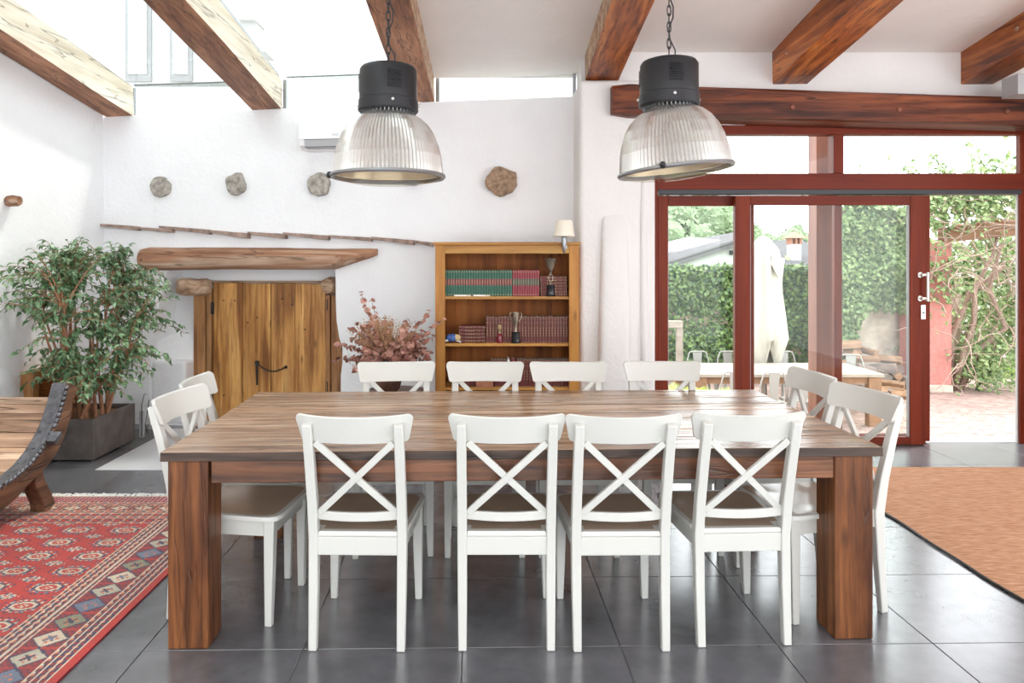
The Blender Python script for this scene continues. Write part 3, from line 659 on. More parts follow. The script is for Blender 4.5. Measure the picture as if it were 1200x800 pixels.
for px, py in ((928.5, 125.5), (1054, 128.5), (1180, 131)):
    G().lathe([(.021, -.03), (.021, .006), (.014, .012)], 14).build('peg', 'post', tl, mat=Matrix.Translation((X(px, Yl), Yl+.002, Z(py, Yl))) @ Matrix.Rotation(pi/2, 4, 'X'))
o = G().box(X(1187, 5.3), X(1187, 5.3)+.30, 5.25, 5.42, Z(112, 5.3), Z(88, 5.3)).build('wall_lamp_box', 'plasticg', None, bev=.006)
tag(o, 'grey metal box fitting in the upper right corner above the door lintel', 'fitting')

# ------------------------------------------------------------------ glass doors
d2 = struct('door_2')
def bx(px0, px1, py0, py1, y0, y1, name, mat, parent, bev=.004, Y=None):
    Yf = y0 if Y is None else Y
    return G().box(X(px0, Yf), X(px1, Yf), y0, y1, Z(py1, Yf), Z(py0, Yf)).build(name, mat, parent, bev=bev)
bx(762, 771, 147, 522, 5.72, 5.86, 'jamb', 'redf', d2)
G().box(X(1195.5, 5.78), 4.50, 5.78, 5.83, 0, Z(147, 5.78)).build('jamb', 'redf', d2, bev=.004)
G().box(X(1192, 5.80), X(1194.3, 5.80), 5.80, 5.82, 0.0, Z(228, 5.8)).build('weather_strip', 'stone', d2)
bx(762, 1212, 147, 157, 5.76, 5.88, 'head_rail', 'redx', d2)
bx(762, 1212, 203, 222, 5.74, 5.88, 'transom_rail', 'redx', d2)
G().box(X(771, 5.8), X(1192, 5.8), 5.75, 5.87, Z(228, 5.8), Z(222, 5.8)).build('sliding_track', 'rubber', d2)
bx(977, 989, 157, 203, 5.77, 5.87, 'mullion', 'redf', d2)
bx(762, 771, 157, 203, 5.77, 5.87, 'mullion', 'redf', d2)
for a, c in ((771, 977), (989, 1193.5)):
    G().box(X(a, 5.82), X(c, 5.82), 5.818, 5.826, Z(203, 5.82), Z(157, 5.82)).build('glass_pane', 'glass', d2)
# fixed leaf behind on the left
def leaf(px0, px1, pyt, pyb, y0, y1, sl_, sr_, rt, rb, name, glass=True):
    lf = bpy.data.objects.new(name, None); C.objects.link(lf); lf.parent = d2
    bx(px0, px0+sl_, pyt, pyb, y0, y1, 'stile', 'redf', lf); bx(px1-sr_, px1, pyt, pyb, y0, y1, 'stile', 'redf', lf)
    bx(px0+sl_, px1-sr_, pyt, pyt+rt, y0, y1, 'rail', 'redx', lf); bx(px0+sl_, px1-sr_, pyb-rb, pyb, y0, y1, 'rail', 'redx', lf)
    ym = (y0+y1)/2
    G().box(X(px0+sl_, y0), X(px1-sr_, y0), ym-.004, ym+.004, Z(pyb-rb, y0), Z(pyt+rt, y0)).build('glass_pane', 'glass', lf)
    # slim pale gasket round the pane
    for a, c, d, e in ((px0+sl_, px0+sl_+1.0, pyt+rt, pyb-rb), (px1-sr_-1.0, px1-sr_, pyt+rt, pyb-rb)):
        bx(a, c, d, e, y0+.015, y1-.01, 'gasket', 'plasticg', lf, 0, Y=y0)
    return lf
leaf(771, 884, 229, 517, 5.80, 5.85, 12, 14, 12, 8, 'fixed_leaf')
lf = leaf(861.5, 1085, 229, 521, 5.72, 5.775, 18, 18, 11, 9, 'sliding_leaf')
leaf(978, 1090, 229, 517, 5.80, 5.85, 9, 8, 11, 8, 'rear_leaf')
# handle
g = G(); yh = 5.72
for py in (322, 349.5):
    g.sweep([(X(1078, yh), yh, Z(py, yh)), (X(1078, yh), yh-.05, Z(py, yh))], .010, 10); g.lathe([(.022, 0), (.022, .008)], 14, c=(0, 0, 0)) if 0 else None
    g.sweep([(X(1078, yh), yh, Z(py, yh)), (X(1078, yh), yh-.008, Z(py, yh))], .022, 14)
    g.sweep([(X(1078, yh), yh-.045, Z(py, yh)), (X(1083, yh), yh-.05, Z(py, yh))], .010, 10)
g.sweep([(X(1083, yh), yh-.05, Z(319, yh)), (X(1083, yh), yh-.05, Z(352.5, yh))], .011, 12)
g.build('pull_handle', 'steel', lf, 'auto')
bx(1078.5, 1084, 357, 374, yh-.012, yh, 'lock_plate', 'steel', lf, .003, Y=yh)
G().lathe([(.006, 0), (.006, .012)], 10).build('key_cylinder', 'black', lf, mat=Matrix.Translation((X(1081, yh), yh-.012, Z(366, yh))) @ Matrix.Rotation(pi/2, 4, 'X'))
o = G().box(X(762, 5.8), X(1204, 5.8), 5.86, 6.02, -.30, -.012).build('trim_1', 'stone', bev=.006); tag(o, kind='structure')

# ------------------------------------------------------------------ dining table
TH = .747; TR = .028
tb = thing('dining_table', 'long rustic dining table with plank top and four thick square legs', 'table', (.132, 3.356, 0), TR)
hw, hd = 1.376, .632
ys = [-hd, -.435, -.30, -.09, .10, .235, .42, hd]
gp = [0, .004, .004, .0065, .005, .009, .004, 0]
for i in range(7):
    e0 = random.uniform(-.012, .006); e1 = random.uniform(-.006, .008)
    th = .036 if i == 0 else .034
    g = G(); n = 14; vs = []
    for k in range(n+1):
        x = -hw-e0*(i > 0)+(2*hw+(e0+e1)*(i > 0))*k/n; w1 = .0025*mnoise.noise(Vector((x*3, i*5, 1))) if i > 0 else 0; w2 = .0025*mnoise.noise(Vector((x*3, i*5+5, 1)))
        y0 = ys[i]+(gp[i] if i else 0)+w1; y1 = ys[i+1]-gp[i+1]+w2; zz = TH-(.0 if i == 0 else random.uniform(0, .002))
        vs += [(x, y0, TH-th), (x, y1, TH-th), (x, y1, zz), (x, y0, zz)]
    fs = [(k*4+j, k*4+(j+1) % 4, (k+1)*4+(j+1) % 4, (k+1)*4+j) for k in range(n) for j in range(4)]+[(0, 1, 2, 3), tuple(n*4+j for j in range(4))[::-1]]
    g.add(vs, fs)
    if i == 0:
        for k in range(n): g.m[k*4+3] = 1
        g.m[-1] = g.m[-2] = 1
    g.build('plank', ['ttop', 'tedgedark'] if i == 0 else 'ttop', tb, bev=.003)
lw = .152
for sx_ in (-1, 1):
    for sy_ in (-1, 1):
        cx = sx_*(hw-(.022 if sx_ < 0 else .03)-lw/2); cy_ = sy_*(hd-.015-lw/2)
        G().box(cx-lw/2, cx+lw/2, cy_-lw/2, cy_+lw/2, 0, TH-.036).build('leg', 'tleg', tb, bev=.007)
xi = hw-.03-lw
for sy_ in (-1, 1):
    y0 = sy_*(hd-.022); y1 = sy_*(hd-.067)
    G().box(-xi, xi, min(y0, y1), max(y0, y1), TH-.036-.088, TH-.036).build('apron', 'tedge', tb, bev=.004)
for sx_ in (-1, 1):
    x0 = sx_*(hw-.04); x1 = sx_*(hw-.085)
    G().box(min(x0, x1), max(x0, x1), -hd+.167, hd-.167, TH-.124, TH-.036).build('apron', 'tedge', tb, bev=.004)
for x in (-.7, 0, .7): G().box(x-.04, x+.04, -hd+.067, hd-.067, TH-.09, TH-.036).build('cross_rail', 'tedge', tb)

# ------------------------------------------------------------------ dining chairs
def make_chair():
    yl = lambda z: -.204-.108*max(0, (z-.42)/.442)**1.3
    t = thing('dining_chair', 'x', 'chair'); H = .902
    for sx_ in (-1, 1):
        g = G(); path = [(sx_*.166, -.232, 0), (sx_*.167, -.214, .22), (sx_*.168, -.204, .42), (sx_*.168, yl(.56), .56), (sx_*.168, yl(.72), .72), (sx_*.168, yl(.868), .868)]
        # (a along x, b along y)
        g.sweep(path, [(.0155, .015), (.0175, .019), (.018, .023), (.018, .020), (.018, .017), (.017, .014)], 4, up=(1, 0, 0))
        g.build('leg', 'white', t, 'auto', bev=.004)
        g = G(); g.sweep([(sx_*.184, .192, 0), (sx_*.181, .194, .2), (sx_*.178, .196, .425)], [(.0145, .0145), (.019, .018), (.0225, .022)], 4, up=(1, 0, 0))
        g.build('leg', 'white', t, 'auto', bev=.004)
        a = Vector((sx_*.166, -.19, 0)); c = Vector((sx_*.181, .18, 0))
        G().hexa([(a.x-.009, a.y, .36), (a.x+.009, a.y, .36), (c.x+.009, c.y, .36), (c.x-.009, c.y, .36)], [(a.x-.009, a.y, .424), (a.x+.009, a.y, .424), (c.x+.009, c.y, .424), (c.x-.009, c.y, .424)]).build('side_apron', 'white', t)
    G().box(-.152, .152, -.222, -.202, .352, .422).build('rear_apron', 'white', t, bev=.003)
    G().box(-.158, .158, .186, .206, .36, .424).build('front_apron', 'white', t, bev=.003)
    # seat: dished board
    out = []
    def side(s):
        return [(s*.149, -.222), (s*.149, -.178), (s*.186, -.172), (s*.192, -.10), (s*.202, .05), (s*.213, .17), (s*.210, .205), (s*.190, .232), (s*.15, .240)]
    pts = side(-1)+side(1)[::-1]; n = len(pts); vs = []; fs = []
    cx_, cy_ = 0, .01
    rings = [(1.0, 0.424), (1.0, .436), (.985, .442), (.90, .443), (.6, .436), (.25, .434)]
    for k, z in rings:
        for p in pts: vs.append((cx_+(p[0]-cx_)*k, cy_+(p[1]-cy_)*k, z))
    for i in range(len(rings)-1):
        for j in range(n): fs.append((i*n+j, i*n+(j+1) % n, (i+1)*n+(j+1) % n, (i+1)*n+j))
    fs += [tuple(range(n))[::-1], tuple((len(rings)-1)*n+j for j in range(n))]
    g = G().add(vs, fs); g.m = [1]*(3*n)+[0]*(len(fs)-3*n); g.m[-2] = 1; g.build('seat', ['seat', 'seatedge'], t, 'auto')
    # top rail
    g = G(); n = 24; vs = []
    for i in range(n+1):
        u = sin((-1+2*i/n)*pi/2); x = u*.217; e = abs(u); yb = .046*(u*u-.63)+.024
        zt = H-.006+.009*e**3; zb = .793+.006*(1-e*e)*0
        if e > .90: q0 = min(1, (e-.90)/.10); zt -= .020*(1-math.sqrt(max(0, 1-q0*q0))); zb += .014*(1-math.sqrt(max(0, 1-q0*q0)))
        xb = u*.201
        for (q, zz, xx) in ((-.009, zb, xb), (.009, zb, xb), (.009, (zt+zb)/2, (x+xb)/2), (.008, zt-.005, x), (0, zt, x), (-.008, zt-.005, x), (-.009, (zt+zb)/2, (x+xb)/2)):
            vs.append((xx, yb+q+yl(zz), zz))
    k = 7; fs = [(i*k+j, i*k+(j+1) % k, (i+1)*k+(j+1) % k, (i+1)*k+j) for i in range(n) for j in range(k)]+[tuple(range(k)), tuple(n*k+j for j in range(k))]
    G().add(vs, fs).build('top_rail', 'white', t, 'auto')
    # lower back rail
    g = G(); n = 10; vs = []
    for i in range(n+1):
        u = -1+2*i/n; x = u*.153; yb = yl(.5)-.012+.016*u*u; zc = .500+.004*u*u
        for (q, zz) in ((-.009, zc-.017), (.009, zc-.017), (.009, zc+.017), (-.009, zc+.017)): vs.append((x, yb+q, zz))
    fs = [(i*4+j, i*4+(j+1) % 4, (i+1)*4+(j+1) % 4, (i+1)*4+j) for i in range(n) for j in range(4)]+[(0, 1, 2, 3), tuple(n*4+j for j in range(4))]
    G().add(vs, fs).build('lower_rail', 'white', t, 'auto', bev=.003)
    for s in (-1, 1):
        path = []
        for i in range(11):
            u = -1+2*i/10; x = s*u*.146; z = .512+(.795-.512)*i/10
            y = yl(z)-.002+.006*u*u-(.003*s)
            path.append((x, y, z))
        G().sweep(path, (.0085, .0125), 4, up=(0, 1, 0)).build('cross_brace', 'white', t, 'auto', bev=.002)
    return t
ch0 = make_chair()
GRP = 'white cross-back chairs around the dining table'
# (x, y) of the middle of the rear feet's back face, heading of the chair's front (0 = away from camera)
chairs = [
 (-.490, 2.692, -.02, 'white cross-back chair seen from behind at the near side, nearest the left table leg'),
 (.073, 2.695, .0, 'white cross-back chair seen from behind at the near side, second from the left table leg'),
 (.504, 2.690, .01, 'white cross-back chair seen from behind at the near side, just right of the table centre'),
 (.978, 2.728, .045, 'white cross-back chair seen from behind, nearest the right table leg'),
 (-.505, 3.985, pi+.09, 'white cross-back chair across the table in front of the dried flowers'),
 (-.012, 3.985, pi, 'white cross-back chair across the table in front of the left half of the bookcase'),
 (.454, 3.985, pi, 'white cross-back chair across the table in front of the right half of the bookcase'),
 (.985, 4.01, pi-.02, 'white cross-back chair across the table in front of the left glass door'),
 (-1.288, 3.11, -pi/2-.10, 'white cross-back chair at the left end of the table, nearer the camera'),
 (-1.365, 3.48, -pi/2+.06, 'white cross-back chair at the left end of the table, further back'),
 (1.628, 3.165, pi/2+.20, 'white cross-back chair at the right end of the table, nearer the camera'),
 (1.615, 3.66, pi/2+.09, 'white cross-back chair at the right end of the table, further back'),
]
for i, (x, y, rz, lab) in enumerate(chairs):
    o = ch0 if i == 0 else dup(ch0)
    # origin is .235 in front of the rear feet
    o.location = (x-.24*sin(rz)*1, y+.24*cos(rz), 0); o.rotation_euler = (0, 0, rz); o['label'] = lab; o['group'] = GRP

# ------------------------------------------------------------------ pendant lamps
def pendant(x, ztop, tilt, label, zc, rot=0):
    t = thing('pendant_lamp', label, 'lamp', (x, 3.3, ztop)); g = G()
    g.lathe([(.02, .0), (.105, 0), (.122, -.006), (.131, -.02), (.132, -.155), (.136, -.158), (.138, -.205), (.132, -.212), (.10, -.208), (.02, -.205)], 48)
    cap = g.build('cap', 'blackmet', t, 'auto')
    g = G()
    for ang in (-pi/2+.35+rot, -pi+.12+rot, 0.6):
        for k in range(7):
            for q in range(5):
                a0 = ang+(-.24+.48*q/5); a1 = ang+(-.24+.48*(q+1)/5); z = -.045-.012*k; r = .1335
                g.add([(r*cos(a0), r*sin(a0), z), (r*cos(a1), r*sin(a1), z), (r*cos(a1), r*sin(a1), z+.004), (r*cos(a0), r*sin(a0), z+.004),
                       ((r+.003)*cos(a0), (r+.003)*sin(a0), z-.001), ((r+.003)*cos(a1), (r+.003)*sin(a1), z-.001)], [(0, 1, 2, 3), (0, 1, 5, 4), (4, 5, 2, 3)])
    g.build('vent_slats', 'black', cap)
    for a in (-pi/2+.28+rot, pi*.98, .05):
        G().blob((.140*cos(a), .140*sin(a), -.178), .008, 1, 0, 8, 6).build('screw', 'steel', cap, True)
    mt = Matrix.Translation((0, 0, -.215)) @ Matrix.Rotation(tilt, 4, 'Y')
    prof = [(.105, 0), (.115, -.008), (.150, -.028), (.182, -.058), (.208, -.098), (.228, -.150), (.240, -.20), (.247, -.255), (.250, -.283)]
    g = G().lathe(prof, 168, flute=.016, nf=1, cap=False); g.build('ribbed_shade', 'prism', t, False, mat=mt)
    g = G().lathe([(.098, -.01), (.17, -.062), (.215, -.15), (.238, -.28)], 48, cap=False); g.build('inner_reflector', 'lampin', t, True, mat=mt)
    g = G().lathe([(.250, -.280), (.262, -.283), (.264, -.292), (.258, -.300), (.246, -.297), (.247, -.283), (.250, -.280)], 64, cap=False)
    rim = g.build('rim', 'greymet', t, 'auto', mat=mt)
    g = G().lathe([(.246, -.296), (.22, -.309), (.17, -.320), (.10, -.328), (.02, -.331)], 48, cap=False); g.lathe([(.02, -.331), (.001, -.3312)], 48, cap=False)
    g.build('lens', 'lens', t, True, mat=mt)
    g = G().lathe([(.03, -.05), (.045, -.10), (.05, -.16), (.03, -.20), (.005, -.21)], 20); g.build('bulb', 'shade', t, True, mat=mt)
    g = G(); a = pi*1.02 if tilt == 0 else -pi/2-.45
    g.blob((.268*cos(a), .268*sin(a), -.285), (.014, .014, .014), 2, .3); g.sweep([(.262*cos(a), .262*sin(a), -.27), (.262*cos(a), .262*sin(a), -.30)], .006, 8)
    g.build('rim_clip', 'blackmet', rim, True, mat=mt)
    # collar between cap and shade: ring of fins
    g = G()
    for k in range(40):
        a = 2*pi*k/40; c, s = cos(a), sin(a)
        g.add([(.10*c, .10*s, -.21), (.118*c, .118*s, -.21), (.118*c, .118*s, -.218), (.10*c, .10*s, -.218)], [(0, 1, 2, 3)])
        g.box(.095, .118, -.002, .002, -.222, -.205, mat=Matrix.Rotation(a, 4, 'Z'))
    g.build('collar_fins', 'greymet', cap)
    g = G(); z = .0; k = 0
    g.sweep([(-.02, 0, 0), (-.015, 0, .018), (0, 0, .026), (.015, 0, .018), (.02, 0, 0)], .0035, 8)
    z = .022
    while z < zc-ztop-.02:
        pts = []
        for q in range(11):
            a = 2*pi*q/10; lx = .009*cos(a); lz = .019*sin(a)+(.006 if sin(a) > 0 else -.006)
            pts.append((lx*(1 if k % 2 else .25), lx*(.25 if k % 2 else 1), z+.02+lz))
        g.sweep(pts, .0028, 6); z += .038; k += 1
    g.build('chain', 'blackmet', t, 'auto')
    pts = []; hh = zc-ztop; nn = 16
    for q in range(nn+1): pts.append((.018+.006*sin(q*1.7)-.014*(q > 0)*min(1, q/2)+(.012 if q % 4 < 2 else .0), .006*cos(q*1.3), hh*q/nn))
    g = G().sweep(pts, .0032, 8); g.build('cable', 'blackmet', t, True)
    G().lathe([(.03, hh-.012), (.03, hh)], 16).build('ceiling_hook', 'blackmet', t)
    return t
pendant(X(455, 3.3), Z(78, 3.3), 0, 'left industrial pendant lamp with black cap and ribbed bell shade hanging level', 3.185)
pendant(X(784, 3.3), Z(71.5, 3.3), -.10, 'right industrial pendant lamp with ribbed bell shade hanging slightly tilted', 3.185, -.35)

# ------------------------------------------------------------------ bookcase
BY = 5.45; bx0, bx1 = X(510, BY), X(679, BY)-.003; bd = .34; bh = Z(287, BY)
bc = thing('bookcase', 'open golden pine bookcase with shelves of old books against the white wall', 'bookcase', ((bx0+bx1)/2, BY, 0))
hw_ = (bx1-bx0)/2; st = .075
for s in (-1, 1):
    a, c = sorted((s*hw_, s*(hw_-st))); G().box(a, c, 0, .025, 0, bh).build('stile', 'case', bc, bev=.003)
    a, c = sorted((s*(hw_-.005), s*(hw_-.03))); G().box(a, c, .025, bd, 0, bh).build('side_panel', 'case', bc)
G().box(-hw_-.012, hw_+.012, -.02, bd, bh, bh+.022).build('top_board', 'casex', bc, bev=.004)
G().box(-hw_+st, hw_-st, .0, .022, bh-.065, bh).build('top_rail', 'casex', bc, bev=.003)
G().box(-hw_+st, hw_-st, .0, .022, .0, .09).build('plinth', 'casex', bc, bev=.003)
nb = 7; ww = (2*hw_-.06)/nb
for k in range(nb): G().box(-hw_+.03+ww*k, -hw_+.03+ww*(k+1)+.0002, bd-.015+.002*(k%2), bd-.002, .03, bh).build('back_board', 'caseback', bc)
shz = [Z(347, 5.48), Z(402, 5.48), Z(453.5, 5.48), .14]
for z in shz:
    G().box(-hw_+.03, hw_-.03, .022, bd-.015, z-.023, z).build('shelf', 'casex', bc, bev=.003)
for s in (-1, 1):
    for k in range(2): G().box(s*(hw_-.036)-.006, s*(hw_-.036)+.006, .06+.2*k, .068+.2*k, .15, bh-.07).build('shelf_rail', 'greymet', bc)
SH = BY+.05   # spine plane
bcx = (bx0+bx1)/2
# books
def book(th, h, d, kind):
    """upright book, spine towards -y, standing on z=0, x from 0 to th"""
    g = G(); e = .0012
    mats = {'green': ['bgreen', 'pages', 'bred', 'gold'], 'red': ['bred', 'pages', 'bgreen', 'gold'], 'brown': ['bbrown', 'pages', 'bred', 'gold']}[kind]
    # boards + rounded spine
    g.box(0, e*1.5, .004, d, 0, h); g.box(th-e*1.5, th, .004, d, 0, h)
    g.box(e*1.5, th-e*1.5, .006, d-.004, .003, h-.003, 1)
    zs = [0, h*.06, h*.40, h*.42, h*.66, h*.68, h*.93, h]
    if kind == 'brown': zs = [0]+[h*q for q in (.05, .12, .22, .32, .42, .52, .62, .67, .90, .95)]+[h]
    n = 4
    for k in range(len(zs)-1):
        mi = 0
        if kind != 'brown': mi = 2 if zs[k] >= h*.41 and zs[k+1] <= h*.67 else 0
        vs = []
        for i in range(n+1):
            a = pi*i/n; vs += [(th/2-th/2*cos(a), .006-.005*sin(a), zs[k]), (th/2-th/2*cos(a), .006-.005*sin(a), zs[k+1])]
        g.add(vs, [(2*i, 2*i+2, 2*i+3, 2*i+1) for i in range(n)], mi)
    def stamp(z0, z1, w_, mi=3):
        g.box(th/2-th*w_/2, th/2+th*w_/2, -.0004, .001, z0, z1, mi)
    if kind != 'brown':
        for q in (.05, .93): stamp(h*q-.002, h*q+.004, .4)
        stamp(h*.415, h*.421, .6); stamp(h*.659, h*.665, .6)
        stamp(h*.47, h*.495, .28); stamp(h*.53, h*.56, .36); stamp(h*.60, h*.615, .4)
    else:
        for q in (.02, .97): stamp(h*q-.001, h*q+.001, .8)
        for q in (.27, .37, .47, .57): stamp(h*q-.003, h*q+.003, .32)
        for q in (.32, .42, .52, .62): stamp(h*q-.0004, h*q+.0004, .5)
        stamp(h*.70, h*.706, .7); stamp(h*.90, h*.906, .7); stamp(h*.77, h*.79, .4)
    return g.build('book', mats)
def row(kind, pxs, n, z, h, label, group, d=.16, jit=0.0, Y=SH):
    x0, x1 = X(pxs[0], Y), X(pxs[1], Y); th = (x1-x0)/n; b0 = book(th-.0012, h, d, kind)
    for k in range(n):
        o = b0 if k == 0 else copyobj(b0)
        o.location = (x0+k*th, Y+random.uniform(0, .006), z+.0002); o.scale = (1, 1, 1+random.uniform(-jit, jit))
        tag(o, label, 'book', group)
row('green', (521.3, 600.3), 26, shz[0], .199, 'green book with a red title band in the row on the top shelf', 'green books on the top shelf')
row('red', (600.6, 632.3), 11, shz[0], .199, 'red book with a green title band in the row on the top shelf', 'red books on the top shelf')
row('brown', (569.5, 669.5), 29, shz[1], .200, 'upright oxblood book with gilt spine on the middle shelf', 'upright oxblood books on the middle shelf', jit=.01)
row('brown', (606, 669.5), 19, shz[2], .203, 'upright oxblood book with gilt spine on the lowest visible shelf', 'upright oxblood books on the lowest visible shelf')
row('brown', (575, 594), 5, shz[2], .200, 'oxblood book left of the white-labelled book on the lowest visible shelf', 'oxblood books left of the white-labelled book')
row('brown', (536, 574.6), 11, shz[2], .165, 'short dark book half hidden behind the white chair on the lowest visible shelf', 'short dark books on the lowest visible shelf')
o = G().box(0, .017, 0, .15, 0, .21, 0).box(-.0005, .0175, -.001, .05, .02, .19, 1).build('book', ['paper', 'paper']); o.location = (X(594.6, SH), SH, shz[2]); tag(o, 'white-spined book among dark books on the lowest visible shelf', 'book')
row('red', (599.5, 604), 1, shz[2], .21, 'single red book beside the white-spined book', 'single red book')
o = G().box(0, .13, 0, .12, 0, .045).build('book_box', 'terra', bev=.003); o.location = (X(557-.2, SH), SH-.01, shz[2]); o.location.x = X(558, SH); tag(o, 'flat orange box lying on the lowest visible shelf', 'box')
o.location.y = SH-.035-.0; o.scale = (1, .25, 1)
def stack(px0, px1, n, z, hs, label, group):
    x0, x1 = X(px0, SH), X(px1, SH)
    for k in range(n):
        th = hs; b_ = book(th-.001, x1-x0, .15, 'brown') if k == 0 else None
        if k == 0: base = b_; o = b_
        else: o = copyobj(base)
        o.rotation_euler = (0, pi/2, 0); o.location = (x0+random.uniform(-.003, .003), SH+random.uniform(-.002, .004), z+.0006+(k+1)*th-.001)
        tag(o, label[k], 'book', group)
ordn = ['lowest', 'second lowest', 'third from bottom', 'middle', 'third from top', 'second from top', 'topmost']
stack(633.5, 664.5, 7, shz[0], .0218, ['oxblood book lying flat beside the wide trophy, %s of its stack of seven' % q for q in ordn], 'flat oxblood books on the top shelf')
ordn = ['lowest', 'second lowest', 'middle', 'second from top', 'topmost']
stack(538, 568.5, 5, shz[1], .0262, ['oxblood book lying flat behind the ceramic turtle, %s of its stack of five' % q for q in ordn], 'flat oxblood books on the middle shelf')
for a, c in ((532.5, 552), (554.5, 574)):
    x0, x1 = X(a, 5.49), X(c, 5.49); o = thing('paper_packet', 'thin white packet lying before the green books, %s one' % ('left' if a < 540 else 'right'), 'packet', (x0, BY+.028, shz[0]))
    G().box(0, (x1-x0)*.72, 0, .018, 0, .011).build('packet', 'paper', o, bev=.001); G().box((x1-x0)*.72, x1-x0, .001, .018, 0, .010).build('end_flap', 'pages', o)
# trophies
def trophy(px, pyt, z, wide, label):
    t = thing('trophy', label, 'trophy', (X(px, 5.49), BY+.045, z)); k = 1
    Ht = Z(pyt, 5.49)-z
    G().lathe([(.038, 0), (.040, .01), (.033, .014), (.031, .075), (.034, .08), (.03, .085), (.005, .086)], 20 if wide else 8).build('base', 'black', t, 'auto')
    if wide:
        g = G().lathe([(.006, .085), (.016, .09), (.008, .105), (.005, .11)], 16)
        for s in (-1, 1): g.sweep([(0, 0, .105), (s*.014, 0, .125), (s*.018, 0, .14), (s*.012, 0, .158), (0, 0, .172)], .003, 6)
        g.lathe([(.004, .17), (.012, .178), (.008, .185), (.014, .19), (.030, .225), (.050, Ht-.002), (.052, Ht), (.048, Ht), (.028, .225), (.01, .20)], 24)
    else:
        g = G().lathe([(.014, .085), (.006, .10), (.009, .125), (.016, .16), (.024, .19), (.030, Ht), (.028, Ht), (.02, .19), (.006, .165)], 20)
        for s in (-1, 1): g.sweep([(s*.02, 0, .165), (s*.04, 0, .185), (s*.046, 0, Ht-.01), (s*.038, 0, Ht), (s*.028, 0, Ht-.006)], .003, 6)
    g.build('cup', 'silver', t, 'auto')
trophy(645.5, 302.5, shz[0], True, 'silver trophy with a wide conical cup on the top shelf')
trophy(604.5, 366, shz[1], False, 'slim silver trophy with two handles on the middle shelf')
t = thing('glass_flask', 'small red glass flask with a brass top on the middle shelf', 'flask', (X(585.5, 5.49), BY+.045, shz[1]))
G().lathe([(.022, 0), (.023, .05), (.02, .06), (.010, .075)], 16).build('body', 'redglass', t, 'auto')
G().lathe([(.010, .073), (.006, .09), (.012, .10), (.018, .115), (.017, .138), (.02, .142), (.004, .143)], 16).build('stopper', 'gold', t, 'auto')
t = thing('ceramic_turtle', 'blue and white ceramic turtle on the middle shelf', 'figurine', (X(530, 5.49), BY+.055, shz[1]))
G().blob((0, 0, .040), (.055, .04, .032), 3, .1, 16, 10).build('shell', 'blue', t, True)
G().blob((.035, -.012, .040), (.032, .024, .028), 5, .1, 14, 10).build('head', 'ochre', t, True)
for (a, c) in ((-.055, -.02), (.05, -.02), (-.04, .03), (.055, .03)): G().sweep([(a*.4, c*.4, .03), (a*.8, c*.9, .02), (a*1.35, c*1.2, .006)], [(.014, .012), (.012, .009), (.006, .005)], 8).build('leg', 'glaze', t, True)
# sconce
t = thing('wall_sconce', 'small sconce with cream shade and grey stem at the top right of the bookcase', 'lamp', (X(661, 5.36), 5.36, Z(277, 5.36)))
G().lathe([(.078, 0), (.080, .003), (.058, .118), (.056, .12), (.056, .116), (.076, .004)], 32).build('shade', 'shade', t, 'auto')
G().lathe([(.002, -.128), (.008, -.12), (.016, -.07), (.021, -.03), (.020, 0), (.010, .03)], 14).build('stem', 'greymet', t, 'auto')
g = G().sweep([(.012, 0, -.04), (.012, .05, -.055), (.012, .092, -.06)], .008, 8); g.box(-.006, .03, .079, .09, -.09, -.03); g.build('bracket', 'greymet', t)

# ------------------------------------------------------------------ vase of dried leaves on low table
vx, vy = X(455, 5.35), 5.35
tz = Z(458, 5.35)
t = thing('side_table', 'low dark side table under the vase of dried leaves', 'table', (vx+.06, vy, 0))
G().lathe([(.24, tz-.03), (.25, tz-.025), (.25, tz-.004), (.245, tz)], 32).build('table_top', 'tedge', t, 'auto')
G().lathe([(.252, tz-.024), (.256, tz-.022), (.256, tz-.008), (.252, tz-.006)], 32, cap=False).build('edge_band', 'iron', t)
for k in range(3):
    a = k*2*pi/3+.5; G().sweep([(.12*cos(a), .12*sin(a), tz-.03), (.20*cos(a), .20*sin(a), 0)], [.02, .014], 8).build('leg', 'tedge', t)
t = thing('flower_vase', 'dark glazed vase filled with reddish dried round leaves', 'vase', (vx, vy, tz))
G().lathe([(.065, 0), (.085, .02), (.100, .07), (.100, .13), (.088, .19), (.09, .235), (.095, .245), (.088, .245), (.08, .19), (.02, .05)], 28).build('vase_body', 'vase', t, 'auto')
lf_ = G(); stm = G(); sp = G()
random.seed(21)
